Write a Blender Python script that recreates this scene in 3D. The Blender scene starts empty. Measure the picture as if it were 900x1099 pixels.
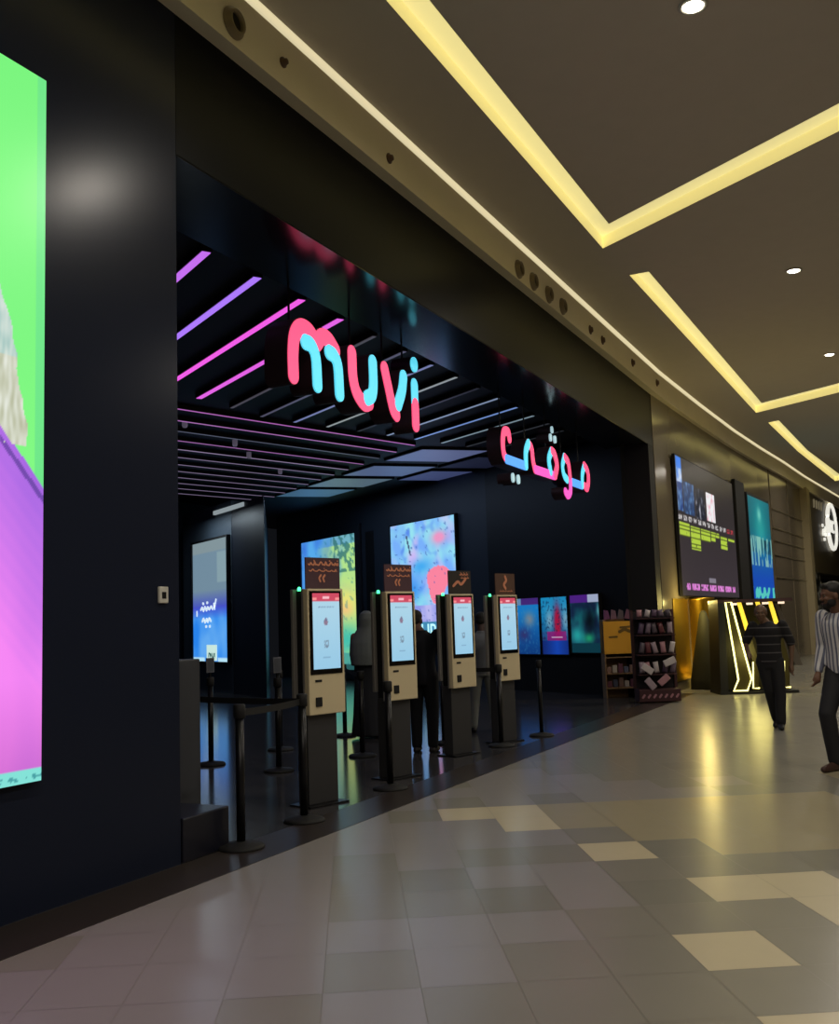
import bpy, bmesh, math, random
from mathutils import Vector, Matrix, noise
random.seed(7)
PI = math.pi
SC = bpy.context.scene
COL = SC.collection
W3 = Vector((0, 0, 1))

# ------------------------------------------------------------------ helpers
def lin(c):
    return tuple((v/255/12.92 if v/255 <= .04045 else ((v/255+.055)/1.055)**2.4) for v in c)

def mat(name, col, rough=.5, metal=0, emit=None, strength=0, noise_amt=0, noise_scale=4, spec=.5, coat=0):
    m = bpy.data.materials.new(name); m.use_nodes = True
    nt = m.node_tree; b = nt.nodes['Principled BSDF']
    c = lin(col)
    b.inputs['Base Color'].default_value = (*c, 1)
    b.inputs['Roughness'].default_value = rough
    b.inputs['Metallic'].default_value = metal
    b.inputs['Specular IOR Level'].default_value = spec
    b.inputs['Coat Weight'].default_value = coat
    b.inputs['Coat Roughness'].default_value = .08
    if emit:
        b.inputs['Emission Color'].default_value = (*lin(emit), 1)
        b.inputs['Emission Strength'].default_value = strength
    if noise_amt:
        tc = nt.nodes.new('ShaderNodeTexCoord'); n = nt.nodes.new('ShaderNodeTexNoise')
        n.inputs['Scale'].default_value = noise_scale; n.inputs['Detail'].default_value = 4
        r = nt.nodes.new('ShaderNodeMix'); r.data_type = 'RGBA'
        r.inputs[6].default_value = (*[v*(1-noise_amt) for v in c], 1)
        r.inputs[7].default_value = (*[min(1, v*(1+noise_amt)) for v in c], 1)
        nt.links.new(tc.outputs['Object'], n.inputs['Vector'])
        nt.links.new(n.outputs['Fac'], r.inputs[0]); nt.links.new(r.outputs[2], b.inputs['Base Color'])
    return m

def screen_mat(name, strength=1.0):
    m = bpy.data.materials.new(name); m.use_nodes = True
    nt = m.node_tree; b = nt.nodes['Principled BSDF']
    a = nt.nodes.new('ShaderNodeVertexColor'); a.layer_name = 'Picture'
    b.inputs['Base Color'].default_value = (.01, .01, .01, 1)
    b.inputs['Roughness'].default_value = .3
    nt.links.new(a.outputs['Color'], b.inputs['Emission Color'])
    b.inputs['Emission Strength'].default_value = strength
    return m

def stripes(name, c1, c2, axis, freq, duty, rough=.9):
    m = mat(name, c1, rough); nt = m.node_tree; b = nt.nodes['Principled BSDF']
    tc = nt.nodes.new('ShaderNodeTexCoord'); sx = nt.nodes.new('ShaderNodeSeparateXYZ')
    mu = nt.nodes.new('ShaderNodeMath'); mu.operation = 'MULTIPLY'; mu.inputs[1].default_value = freq
    fr = nt.nodes.new('ShaderNodeMath'); fr.operation = 'FRACT'
    gt = nt.nodes.new('ShaderNodeMath'); gt.operation = 'GREATER_THAN'; gt.inputs[1].default_value = duty
    mx = nt.nodes.new('ShaderNodeMix'); mx.data_type = 'RGBA'
    mx.inputs[6].default_value = (*lin(c1), 1); mx.inputs[7].default_value = (*lin(c2), 1)
    L = nt.links.new
    L(tc.outputs['Object'], sx.inputs[0]); L(sx.outputs[axis], mu.inputs[0]); L(mu.outputs[0], fr.inputs[0])
    L(fr.outputs[0], gt.inputs[0]); L(gt.outputs[0], mx.inputs[0]); L(mx.outputs[2], b.inputs['Base Color'])
    return m

def link(name, bm, mats, parent=None, bevel=0, smooth=False):
    bmesh.ops.recalc_face_normals(bm, faces=bm.faces)
    me = bpy.data.meshes.new(name); bm.to_mesh(me); bm.free()
    o = bpy.data.objects.new(name, me); COL.objects.link(o)
    for m in (mats if isinstance(mats, (list, tuple)) else [mats]): me.materials.append(m)
    if parent: o.parent = parent
    if smooth:
        for p in me.polygons: p.use_smooth = True
    if bevel:
        md = o.modifiers.new('bevel', 'BEVEL'); md.width = bevel; md.segments = 2; md.limit_method = 'ANGLE'
    return o

def tag(o, label, cat, group=None, kind=None):
    o['label'] = label; o['category'] = cat
    if group: o['group'] = group
    if kind: o['kind'] = kind
    return o

def thing(name, label, cat, loc=(0, 0, 0), rz=0, group=None):
    o = bpy.data.objects.new(name, None); COL.objects.link(o)
    o.location = loc; o.rotation_euler = (0, 0, rz); o.empty_display_size = .1
    return tag(o, label, cat, group)

def struct(name, bm, m, bevel=0):
    o = link(name, bm, m, None, bevel); o['kind'] = 'structure'; return o

def copy_tree(o, parent=None):
    c = o.copy(); COL.objects.link(c)
    if parent: c.parent = parent
    for ch in list(o.children): copy_tree(ch, c)
    return c

def box(bm, a, b, M=None, mi=0):
    x0, y0, z0 = a; x1, y1, z1 = b
    vs = [Vector(p) for p in ((x0,y0,z0),(x1,y0,z0),(x1,y1,z0),(x0,y1,z0),(x0,y0,z1),(x1,y0,z1),(x1,y1,z1),(x0,y1,z1))]
    vs = [bm.verts.new(M @ v if M else v) for v in vs]
    for f in ((0,3,2,1),(4,5,6,7),(0,1,5,4),(1,2,6,5),(2,3,7,6),(3,0,4,7)):
        bm.faces.new([vs[i] for i in f]).material_index = mi
    return bm

def BX(a, b, M=None): return box(bmesh.new(), a, b, M)

def prism(bm, poly, vec, mi=0):
    vec = Vector(vec); n = len(poly)
    a = [bm.verts.new(Vector(p)) for p in poly]; b = [bm.verts.new(Vector(p)+vec) for p in poly]
    bm.faces.new(a[::-1]).material_index = mi; bm.faces.new(b).material_index = mi
    for i in range(n):
        bm.faces.new((a[i], a[(i+1) % n], b[(i+1) % n], b[i])).material_index = mi
    return bm

def lathe(bm, prof, n=24, c=(0, 0, 0), mi=0, axis='z'):
    c = Vector(c); rings = []
    for r, z in prof:
        ring = []
        for i in range(n):
            t = 2*PI*i/n; p = (r*math.cos(t), r*math.sin(t), z)
            if axis == 'y': p = (p[0], p[2], p[1])
            ring.append(bm.verts.new(c+Vector(p)))
        rings.append(ring)
    for a, b in zip(rings, rings[1:]):
        for i in range(n):
            bm.faces.new((a[i], a[(i+1) % n], b[(i+1) % n], b[i])).material_index = mi
    bm.faces.new(rings[0][::-1]).material_index = mi; bm.faces.new(rings[-1]).material_index = mi
    return bm

def frame_of(d):
    d = d.normalized(); u = Vector((0, 0, 1)) if abs(d.z) < .9 else Vector((0, 1, 0))
    a = d.cross(u).normalized(); return a, a.cross(d).normalized()

def tube(bm, pts, rad, n=10, closed=False, mi=0):
    pts = [Vector(p) for p in pts]; m = len(pts)
    rs = rad if isinstance(rad, (list, tuple)) else [rad]*m
    rings = []
    for i, p in enumerate(pts):
        if closed: d = pts[(i+1) % m]-pts[i-1]
        else: d = pts[min(i+1, m-1)]-pts[max(i-1, 0)]
        a, b = frame_of(d)
        r = rs[i]; ra, rb = r if isinstance(r, tuple) else (r, r)
        rings.append([bm.verts.new(p+a*math.cos(2*PI*k/n)*ra+b*math.sin(2*PI*k/n)*rb) for k in range(n)])
    for i in range(m if closed else m-1):
        A, B = rings[i], rings[(i+1) % m]
        for k in range(n): bm.faces.new((A[k], A[(k+1) % n], B[(k+1) % n], B[k])).material_index = mi
    if not closed:
        bm.faces.new(rings[0][::-1]).material_index = mi; bm.faces.new(rings[-1]).material_index = mi
    return bm

def ball(bm, c, r, M=None):
    rx, ry, rz = r if isinstance(r, tuple) else (r, r, r)
    m = Matrix.Translation(Vector(c)) @ (M or Matrix()) @ Matrix.Diagonal((rx, ry, rz, 1))
    bmesh.ops.create_uvsphere(bm, u_segments=14, v_segments=9, radius=1, matrix=m)
    return bm

def catmull(P, k=6):
    P = [Vector(p) for p in P]
    if len(P) < 3: return P
    Q = [P[0]*2-P[1]]+P+[P[-1]*2-P[-2]]; out = []
    for i in range(1, len(Q)-2):
        a, b, c, d = Q[i-1:i+3]
        for j in range(k):
            t = j/k
            out.append(.5*((2*b)+(c-a)*t+(2*a-5*b+4*c-d)*t*t+(3*b-a-3*c+d)*t**3))
    return out+[P[-1]]

def ribbon(bm, pts, hw, y0, y1, mi=0):
    """a round-ended stroke of half width hw in the x-z plane, from y0 (front) to y1 (back)"""
    P = catmull([(p[0], p[1]) for p in pts]); T = []
    for i in range(len(P)):
        d = (P[min(i+1, len(P)-1)]-P[max(i-1, 0)]); T.append(d.normalized())
    S = []
    for j in range(6):
        a = PI/2*j/6; S.append((P[0]-T[0]*hw*math.cos(a), T[0], hw*math.sin(a)))
    S += [(P[i], T[i], hw) for i in range(len(P))]
    for j in range(5, -1, -1):
        a = PI/2*j/6; S.append((P[-1]+T[-1]*hw*math.cos(a), T[-1], hw*math.sin(a)))
    rings = []
    for p, t, h in S:
        h = max(h, .004); l = p+Vector((-t.y, t.x))*h; r = p-Vector((-t.y, t.x))*h
        rings.append([bm.verts.new((q.x, y, q.y)) for q, y in ((l, y0), (r, y0), (r, y1), (l, y1))])
    for A, B in zip(rings, rings[1:]):
        for k in range(4): bm.faces.new((A[k], A[(k+1) % 4], B[(k+1) % 4], B[k])).material_index = mi
    bm.faces.new(rings[0][::-1]).material_index = mi; bm.faces.new(rings[-1]).material_index = mi
    return bm

def facing(ang):
    """rotation that turns local x to the plan direction ang (degrees)"""
    return math.radians(ang)

def picture(name, x0, x1, z0, z1, y, fn, nx, ny, m, parent):
    """a flat lit picture in the parent's x-z plane; fn(u, v) -> sRGB 0..255"""
    bm = bmesh.new(); lay = bm.verts.layers.float_color.new('Picture'); g = []
    for j in range(ny+1):
        row = []
        for i in range(nx+1):
            u, v = i/nx, j/ny
            q = bm.verts.new((x0+(x1-x0)*u, y, z0+(z1-z0)*v))
            c = fn(u, v); q[lay] = (*lin([max(0, min(255, k)) for k in c]), 1); row.append(q)
        g.append(row)
    for j in range(ny):
        for i in range(nx): bm.faces.new((g[j][i], g[j][i+1], g[j+1][i+1], g[j+1][i]))
    me = bpy.data.meshes.new(name); bm.to_mesh(me); bm.free(); me.materials.append(m)
    o = bpy.data.objects.new(name, me); COL.objects.link(o); o.parent = parent
    return o

def mix(a, b, t):
    t = max(0, min(1, t)); return tuple(a[i]*(1-t)+b[i]*t for i in range(3))
def fb(u, v, s, seed=0):
    return noise.noise(Vector((u*s, v*s, seed)))+.5*noise.noise(Vector((u*s*2.1, v*s*2.1, seed+9)))
def blob(u, v, cu, cv, ru, rv):
    return math.exp(-(((u-cu)/ru)**2+((v-cv)/rv)**2))

def text(name, body, size, M, m, parent=None, ext=.004, align='CENTER'):
    cu = bpy.data.curves.new(name, 'FONT'); cu.body = body; cu.size = size; cu.extrude = ext; cu.align_x = align
    cu.resolution_u = 3
    t = bpy.data.objects.new(name+'_curve', cu); COL.objects.link(t)
    dg = bpy.context.evaluated_depsgraph_get(); dg.update()
    me = bpy.data.meshes.new_from_object(t.evaluated_get(dg))
    COL.objects.unlink(t); bpy.data.objects.remove(t); me.name = name
    me.materials.clear(); me.materials.append(m)
    me.transform(M)
    o = bpy.data.objects.new(name, me); COL.objects.link(o)
    if parent: o.parent = parent
    return o
UPRIGHT = Matrix.Rotation(PI/2, 4, 'X')        # text lying in x-y stood up into x-z, read from -y

# ------------------------------------------------------------------ materials
M_black = mat('black_lacquer_panel', (20, 22, 25), .3, noise_amt=.08, noise_scale=1.2, spec=.07)
M_soffit = mat('gloss_black_soffit', (20, 23, 26), .16, spec=.35)
M_nearwall = mat('near_black_lacquer', (31, 37, 54), .24, noise_amt=.06, noise_scale=1.2, spec=.13)  # LED screen's bounce put into the colour, lighter than the header's black
M_blackwall = mat('dark_blue_black_wall', (26, 32, 46), .45)
M_dim = mat('dark_slate_wall', (74, 86, 98), .55, noise_amt=.08)
M_matte = mat('matte_black', (13, 13, 16), .6)
M_cream = mat('cream_plaster', (244, 234, 206), .6, noise_amt=.06, noise_scale=1.5)
M_ceil = mat('taupe_plaster_ceiling', (208, 199, 184), .8, noise_amt=.04)
M_lip = mat('grey_bulkhead_lip', (120, 110, 90), .6)
M_cove = mat('cove_lining', (235, 225, 170), .7, emit=(236, 224, 158), strength=.68)
M_cove2 = mat('cove_side_lining', (240, 232, 180), .7, emit=(222, 208, 142), strength=.5)
M_covew = mat('bulkhead_slot_lining', (240, 232, 200), .7, emit=(250, 238, 196), strength=.6)
M_lamp = mat('lamp_glass', (255, 250, 235), .4, emit=(255, 246, 225), strength=12)
M_white = mat('white_enamel', (215, 212, 200), .45)
M_dark = mat('dark_steel', (26, 26, 29), .35, metal=.4)
M_rubber = mat('black_rubber', (16, 16, 17), .7)
M_hole = mat('nozzle_bore', (20, 14, 12), .7)
M_kcream = mat('ivory_kiosk_casing', (226, 210, 172), .4)
M_kgrey = mat('silver_grey_trim', (150, 146, 140), .35, metal=.3)
M_kdark = mat('charcoal_pedestal', (56, 56, 58), .5)
M_glass = mat('black_glass', (8, 8, 10), .08)
M_topper = mat('plum_sign_card', (74, 48, 54), .6, emit=(46, 30, 34), strength=.35)
M_orange = mat('faded_orange_lettering', (190, 120, 80), .6, emit=(120, 76, 60), strength=.5)
M_green = mat('green_status_lamp', (60, 255, 150), .3, emit=(70, 255, 150), strength=3)
M_pink = mat('pink_neon_acrylic', (255, 60, 120), .4, emit=(255, 82, 124), strength=1.15)
M_mag = mat('magenta_neon_acrylic', (240, 70, 190), .4, emit=(236, 86, 186), strength=1.0)
M_cyan = mat('cyan_neon_acrylic', (90, 220, 250), .4, emit=(92, 212, 238), strength=1.0)
M_blue = mat('blue_neon_acrylic', (80, 160, 255), .4, emit=(84, 160, 248), strength=1.0)
M_dot = mat('white_blue_acrylic', (200, 240, 250), .4, emit=(170, 205, 215), strength=.8)
M_side = mat('plum_black_letter_return', (52, 34, 42), .5)
M_scr = screen_mat('lit_display', 1.0)
M_brown = mat('bronze_gloss_panel', (118, 108, 92), .16, noise_amt=.12, noise_scale=.6, spec=.7)
M_trim = mat('stone_pilaster', (176, 162, 128), .5, noise_amt=.08)
M_gold = mat('brushed_gold', (228, 180, 60), .28, metal=1)
M_neon = mat('warm_neon_tube', (255, 250, 180), .3, emit=(255, 244, 150), strength=2.6)
M_neony = mat('yellow_neon_band', (250, 210, 60), .3, emit=(244, 205, 66), strength=1.1)
M_olive = mat('dark_olive_booth_face', (62, 56, 20), .4)
M_shop = mat('shopfront_taupe', (104, 94, 72), .45)
M_shopdark = mat('shop_dark_interior', (36, 32, 24), .7)
M_yellow = mat('yellow_card', (236, 170, 44), .6)
M_board = mat('brown_card_shelf', (150, 118, 84), .7)
M_red = mat('dark_maroon_rack', (62, 26, 30), .6)

# ------------------------------------------------------------------ camera
f_px = 1089.0
pitch = math.atan(121/1089); roll = math.atan(331/9790); yaw = math.radians(25.8)
F = Vector((0, math.cos(pitch), math.sin(pitch))); U0 = Vector((0, -math.sin(pitch), math.cos(pitch))); X0 = Vector((1, 0, 0))
Rv = X0*math.cos(roll)-U0*math.sin(roll); Uv = X0*math.sin(roll)+U0*math.cos(roll)
s_, c_ = math.sin(yaw), math.cos(yaw)
def toW(v): return Vector((s_*v.x+c_*v.y, -c_*v.x+s_*v.y, v.z))
Rv, Uv, F = toW(Rv), toW(Uv), toW(F)
cam = bpy.data.objects.new('camera', bpy.data.cameras.new('camera')); COL.objects.link(cam)
cam.matrix_world = Matrix(((Rv.x, Uv.x, -F.x, 0), (Rv.y, Uv.y, -F.y, 0), (Rv.z, Uv.z, -F.z, 1.52), (0, 0, 0, 1)))
cam.data.sensor_fit = 'HORIZONTAL'; cam.data.sensor_width = 36; cam.data.lens = f_px/900*36
cam.data.clip_end = 300
SC.camera = cam

# ------------------------------------------------------------------ floor
WY = 4.51                       # plane of the black front
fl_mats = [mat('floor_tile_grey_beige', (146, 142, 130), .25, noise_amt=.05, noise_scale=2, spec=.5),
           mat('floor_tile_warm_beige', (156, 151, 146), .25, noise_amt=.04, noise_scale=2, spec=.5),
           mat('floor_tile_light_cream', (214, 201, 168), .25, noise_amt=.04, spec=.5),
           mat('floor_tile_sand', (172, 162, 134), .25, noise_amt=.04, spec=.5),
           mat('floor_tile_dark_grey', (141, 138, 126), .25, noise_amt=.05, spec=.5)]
M_joint = mat('floor_joint', (126, 120, 112), .6)
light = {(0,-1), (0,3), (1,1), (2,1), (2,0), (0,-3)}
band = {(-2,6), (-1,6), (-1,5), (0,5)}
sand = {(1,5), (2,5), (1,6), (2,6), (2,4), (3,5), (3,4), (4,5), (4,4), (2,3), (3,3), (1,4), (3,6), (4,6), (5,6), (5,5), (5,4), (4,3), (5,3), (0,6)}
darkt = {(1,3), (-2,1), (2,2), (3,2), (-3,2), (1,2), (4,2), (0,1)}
bm = bmesh.new(); th = math.radians(25.8+4)
ev = Vector((math.cos(th), math.sin(th), 0)); eu = Vector((math.sin(th), -math.cos(th), 0))
pu, pv, g = .413, .515, .0011
for k in range(-30, 52):
    for j in range(-24, 104):
        u0, v0 = 1.49+k*pu, 4.98+j*pv
        c = eu*(u0+pu/2)+ev*(v0+pv/2)
        if not (-2.5 < c.x < 56 and -6.4 < c.y < 5.2): continue
        vs = [bm.verts.new(eu*(u0+a)+ev*(v0+b)) for a, b in ((g, g), (pu-g, g), (pu-g, pv-g), (g, pv-g))]
        fc = bm.faces.new(vs); h = random.random()
        d = c.y
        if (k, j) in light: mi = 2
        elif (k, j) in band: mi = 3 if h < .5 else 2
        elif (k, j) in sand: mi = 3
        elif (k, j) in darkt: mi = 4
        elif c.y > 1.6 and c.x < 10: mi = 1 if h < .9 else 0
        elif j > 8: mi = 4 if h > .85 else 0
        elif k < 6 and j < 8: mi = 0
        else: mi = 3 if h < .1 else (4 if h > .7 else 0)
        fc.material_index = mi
geo = bm.verts[:]+bm.edges[:]+bm.faces[:]
bmesh.ops.bisect_plane(bm, geom=geo, plane_co=(0, 4.04, 0), plane_no=(0, 1, 0), clear_outer=True)
for v in bm.verts: v.co.z = 0
bmesh.ops.recalc_face_normals(bm, faces=bm.faces)
for f_ in bm.faces:
    if f_.normal.z < 0: f_.normal_flip()
me = bpy.data.meshes.new('floor'); bm.to_mesh(me); bm.free()
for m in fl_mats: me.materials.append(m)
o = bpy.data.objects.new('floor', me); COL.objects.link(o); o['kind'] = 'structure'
struct('floor_screed', BX((-3, -6.5, -.12), (58, 4.04, -.0015)), M_joint)
M_ifl = mat('floor_shop_dark_tile', (66, 64, 66), .14, noise_amt=.15, noise_scale=1.5)
nt = M_ifl.node_tree; b_ = nt.nodes['Principled BSDF']
tc = nt.nodes.new('ShaderNodeTexCoord'); br = nt.nodes.new('ShaderNodeTexBrick'); br.offset = 0
br.inputs['Scale'].default_value = 1; br.inputs['Brick Width'].default_value = .6; br.inputs['Row Height'].default_value = .6
br.inputs['Mortar Size'].default_value = .004
br.inputs['Color1'].default_value = (*lin((70, 68, 70)), 1); br.inputs['Color2'].default_value = (*lin((60, 59, 62)), 1)
br.inputs['Mortar'].default_value = (*lin((22, 22, 22)), 1)
mp = nt.nodes.new('ShaderNodeMapping'); mp.inputs['Rotation'].default_value = (0, 0, math.radians(-58))
nt.links.new(tc.outputs['Object'], mp.inputs['Vector']); nt.links.new(mp.outputs[0], br.inputs['Vector'])
nt.links.new(br.outputs['Color'], b_.inputs['Base Color'])
struct('floor_shop', BX((-3, 4.04, -.12), (34, 21, 0)), M_ifl)
struct('trim_1', BX((-3, 4.04, -.1), (20.5, WY-.02, .002)), mat('dark_threshold_stone', (54, 47, 43), .3, noise_amt=.1))
struct('floor_far', BX((20.5, 4.04, -.1), (58, 4.7, .003)), fl_mats[0])

# ------------------------------------------------------------------ shell: black front, header, soffit
struct('wall_left', BX((-3, WY, 0), (5.52, WY+.5, 6.4)), M_nearwall)
struct('wall_header', BX((5.525, WY, 4.93), (20.2, 5.4, 6.4)), M_black)
struct('trim_10', BX((5.525, WY+.004, 4.918), (20.2, 5.398, 4.93)), M_soffit)
struct('wall_pillar', BX((19.78, WY, 0), (20.25, WY+.5, 4.93)), M_matte)
# curved bronze front further along
PL = [(20.2, 4.50), (24, 4.38), (28, 4.21), (31.5, 3.99), (35, 3.72), (39.1, 3.48)]
def strip(bm, P, z0, z1, th=.3, dy=0):
    for (xa, ya), (xb, yb) in zip(P, P[1:]):
        prism(bm, [(xa, ya+dy, z0), (xb, yb+dy, z0), (xb, yb+dy+th, z0), (xa, ya+dy+th, z0)], (0, 0, z1-z0))
    return bm
struct('wall_bronze', strip(bmesh.new(), PL, 0, 6.4), M_brown)
# tall panel joints on the bronze wall
for i, (x, y) in enumerate([(33.2, 3.855), (36.2, 3.65)]):
    struct('trim_%d' % (i+2), BX((x-.03, y-.012, 0), (x+.03, y+.1, 6)), M_brown)
for i, z in enumerate((4.75, 4.15, 3.75, 3.3, 2.6)):
    bm = bmesh.new()
    prism(bm, [(33.3, 3.80, z), (38.8, 3.45, z), (38.8, 3.6, z), (33.3, 3.95, z)], (0, 0, .035))
    struct('trim_%d' % (i+5), bm, mat('pale_metal_strip_%d' % i, (150, 140, 116), .3, metal=.5))
# bulkhead with the air nozzles
BP = [(-3, 4.33), (20.2, 4.33), (24, 4.22), (28, 4.06), (31.5, 3.84), (35, 3.57), (39.1, 3.33), (52, 2.3)]
bm = bmesh.new()
for (xa, ya), (xb, yb) in zip(BP, BP[1:]):
    prof = [(0, 5.95), (.19, 6.0), (.19, 6.42), (.02, 6.42), (0, 6.40)]
    A = [bm.verts.new((xa, ya+p[0], p[1])) for p in prof]; B = [bm.verts.new((xb, yb+p[0], p[1])) for p in prof]
    for i in range(len(prof)):
        bm.faces.new((A[i], A[(i+1) % 5], B[(i+1) % 5], B[i]))
    bm.faces.new(A[::-1]); bm.faces.new(B)
struct('wall_bulkhead', bm, M_cream)
bm = bmesh.new()
for (xa, ya), (xb, yb) in zip(BP, BP[1:]):
    prism(bm, [(xa, ya, 6.40), (xb, yb, 6.40), (xb, yb+.25, 6.40), (xa, ya+.25, 6.40)], (0, 0, .5))
struct('wall_bulkhead_slot', bm, M_covew)

# ceiling with L-shaped light troughs
CZ = 6.45
bm = bmesh.new()
slots = []
def L_slot(xa, ya, xb, yb, ex, ey, w1=.30, w2=.5):
    """long arm from (xa, ya) to the corner (xb, yb), short arm on to (ex, ey); returns the two quads in plan"""
    d2 = Vector((ex-xb, ey-yb)).normalized()
    # corner polygon of the L, outer edge then inner edge
    k = w2/abs(d2.x*0+d2.y)      # width of the short arm measured along x
    o1 = (xa, ya); oc = (xb, yb); oe = (ex, ey)
    ii = (xa, ya-w1); ic = (xb-k+d2.x/d2.y*(-w1), yb-w1); ie = (ex-k, ey)
    return [o1, oc, oe, ie, ic, ii]
slots.append(L_slot(.9, 3.40, 12.95, 3.40, 10.1, -1.0))
slots.append(L_slot(14.2, 3.36, 25.9, 3.19, 23.0, -1.2, .28, .8))
slots.append([(27.45, 3.10), (33, 2.92), (41.6, 2.42), (39.0, -1.2), (38.0, -1.2), (40.3, 2.1), (33, 2.64), (27.3, 2.82)])
slots.append([(-11, 3.4), (-.3, 3.4), (-3.2, -1.0), (-3.8, -1.0), (-1.0, 3.1), (-11, 3.1)])
# ceiling slab: plane with holes by triangle fill
def fill(bm, loops, z):
    es = []
    for lp in loops:
        vs = [bm.verts.new((x, y, z)) for x, y in lp]
        es += [bm.edges.new((vs[i], vs[(i+1) % len(vs)])) for i in range(len(vs))]
    bmesh.ops.triangle_fill(bm, edges=es, use_beauty=True)
outer = [(-12, -6.5), (58, -6.5), (58, 1.85)]+[(x, y-.05) for x, y in reversed(BP[1:])]+[(-12, 4.28)]
fill(bm, [outer]+slots, CZ)
# slab edge along the bulkhead
eo = [(x, y-.05) for x, y in BP]; eo[0] = (-12, 4.28)
for a, b in zip(eo, eo[1:]):
    vs = [bm.verts.new((*a, CZ)), bm.verts.new((*b, CZ)), bm.verts.new((*b, CZ+.06)), bm.verts.new((*a, CZ+.06))]
    bm.faces.new(vs)
o = struct('ceiling', bm, M_ceil)
struct('ceiling_void', BX((-12, -6.5, 7.0), (58, 6, 7.1)), M_matte)
LS = ['long L-shaped light trough in ceiling, nearest the camera',
      'second L-shaped light trough in ceiling, past the nearest one',
      'farthest curved light trough in ceiling near the round shop sign']
for i, s in enumerate(slots[:3]):
    cx, cy = s[1]
    t = thing('light_trough', LS[i], 'ceiling light', (cx, cy, CZ), 0, 'recessed light troughs')
    P = [Vector((x-cx, y-cy, 0)) for x, y in s]; n = len(P)
    bm = bmesh.new()
    for k in range(n):
        a, b = P[k], P[(k+1) % n]
        bm.faces.new([bm.verts.new(v) for v in (a, b, b+W3*.16, a+W3*.16)])
    link('side_lining', bm, M_cove2, t)
    bm = bmesh.new(); es = []
    vs = [bm.verts.new(p+W3*.16) for p in P]
    es = [bm.edges.new((vs[k], vs[(k+1) % n])) for k in range(n)]
    bmesh.ops.triangle_fill(bm, edges=es, use_beauty=True)
    link('lit_top', bm, M_cove, t)

# other sides of the mall, outside the frame but mirrored in the gloss
struct('wall_right', BX((-12, -6.6, 0), (58, -6.45, 7)), mat('mall_far_side_stone', (120, 106, 84), .6, noise_amt=.2, noise_scale=.5))
struct('wall_end', BX((58, -6.6, 0), (58.2, 6, 7)), mat('mall_end_wall', (90, 80, 64), .7))
struct('wall_back', BX((-12.2, -6.6, 0), (-12, 6, 7)), mat('mall_rear_wall', (80, 70, 58), .7))

# downlights
def downlight(x, y, label):
    t = thing('downlight', label, 'ceiling light', (x, y, CZ), 0, 'round ceiling downlights')
    link('rim', lathe(bmesh.new(), [(.115, 0), (.12, -.012), (.09, -.016), (.085, .0)], 28), M_white, t, smooth=True)
    link('lens', lathe(bmesh.new(), [(.0849, -.002), (.07, -.022), (.03, -.03)], 28), M_lamp, t, smooth=True)
    return t
downlight(8.01, 1.25, 'round ceiling downlight at the top of the view, nearest and largest')
downlight(15.26, 1.22, 'round ceiling downlight, middle one of the three receding down the mall')
downlight(20.76, 1.13, 'round ceiling downlight, farthest and lowest of the three')
def spot(x, y, e, z=CZ-.06, cone=172, col=(1, .92, .80), size=.09, aim=None):
    l = bpy.data.lights.new('downlight_or_fill', 'SPOT'); l.energy = e; l.spot_size = math.radians(cone); l.spot_blend = .55
    l.color = col; l.shadow_soft_size = size
    q = bpy.data.objects.new('downlight_or_fill', l); COL.objects.link(q); q.location = (x, y, z)
    return q
for x in (1.6, 8.01, 15.26, 20.76, 27.5, 34):
    spot(x, 1.25 if x < 20 else 1.1, 215)
for x in (-4, 1.6, 8, 15, 21, 28, 35):  # row out of view without fixtures, added to light the mall
    spot(x, -2.6, 205)

# nozzles in the bulkhead
def nozzle(x, z, r, label, y=4.33):
    t = thing('air_nozzle', label, 'air nozzle', (x, y, z), 0, 'jet nozzles in the cream bulkhead')
    bm = bmesh.new(); n = 28
    prof = [(r*1.25, -.002), (r*1.22, -.02), (r*1.05, -.025), (r*.95, -.055), (r*.8, -.06), (r*.74, -.03), (r*.7, -.012)]
    rings = []
    for q, y_ in prof:
        rings.append([bm.verts.new((q*math.cos(2*PI*k/n), y_, q*math.sin(2*PI*k/n))) for k in range(n)])
    for a, b in zip(rings, rings[1:]):
        for k in range(n): bm.faces.new((a[k], a[(k+1) % n], b[(k+1) % n], b[k]))
    link('ring', bm, mat('nozzle_ring', (138, 124, 96), .4, metal=.3), t, smooth=True)
    link('bore', lathe(bmesh.new(), [(r*.72, -.003), (r*.72, -.02)], 24, axis='y'), M_hole, t)
nozzle(5.98, 6.12, .10, 'large round air nozzle in cream bulkhead above the near black wall')
for i, x in enumerate((12.16, 12.72, 13.36, 13.99)):
    nozzle(x, 6.09, .10, 'air nozzle in cream bulkhead, %s of the close row of four from the left' % ('first', 'second', 'third', 'fourth')[i])
def sensor(x, z, r, label, y=4.33):
    o = link('bulkhead_detector', lathe(bmesh.new(), [(r*1.5, -.001), (r*1.5, -.012), (r, -.02), (r*.8, -.045), (r*.4, -.05)], 16, (0, 0, 0), axis='y'), mat('detector_brown', (96, 72, 50), .5), smooth=True)
    o.location = (x, y, z); tag(o, label, 'detector', 'small round detectors on the bulkhead')
sensor(6.66, 6.15, .03, 'tiny round detector on bulkhead just right of the large nozzle')
sensor(8.53, 6.10, .035, 'tiny round detector on bulkhead between the large nozzle and the four nozzles')
sensor(15.42, 6.10, .05, 'tiny detector on bulkhead, first after the four nozzles')
sensor(16.12, 6.10, .05, 'tiny detector on bulkhead, second after the four nozzles')
sensor(18.12, 6.16, .05, 'tiny detector on bulkhead above the sign in curved script')
sensor(20.07, 6.18, .05, 'tiny detector on bulkhead, farthest one, above the end of the black front')

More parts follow.
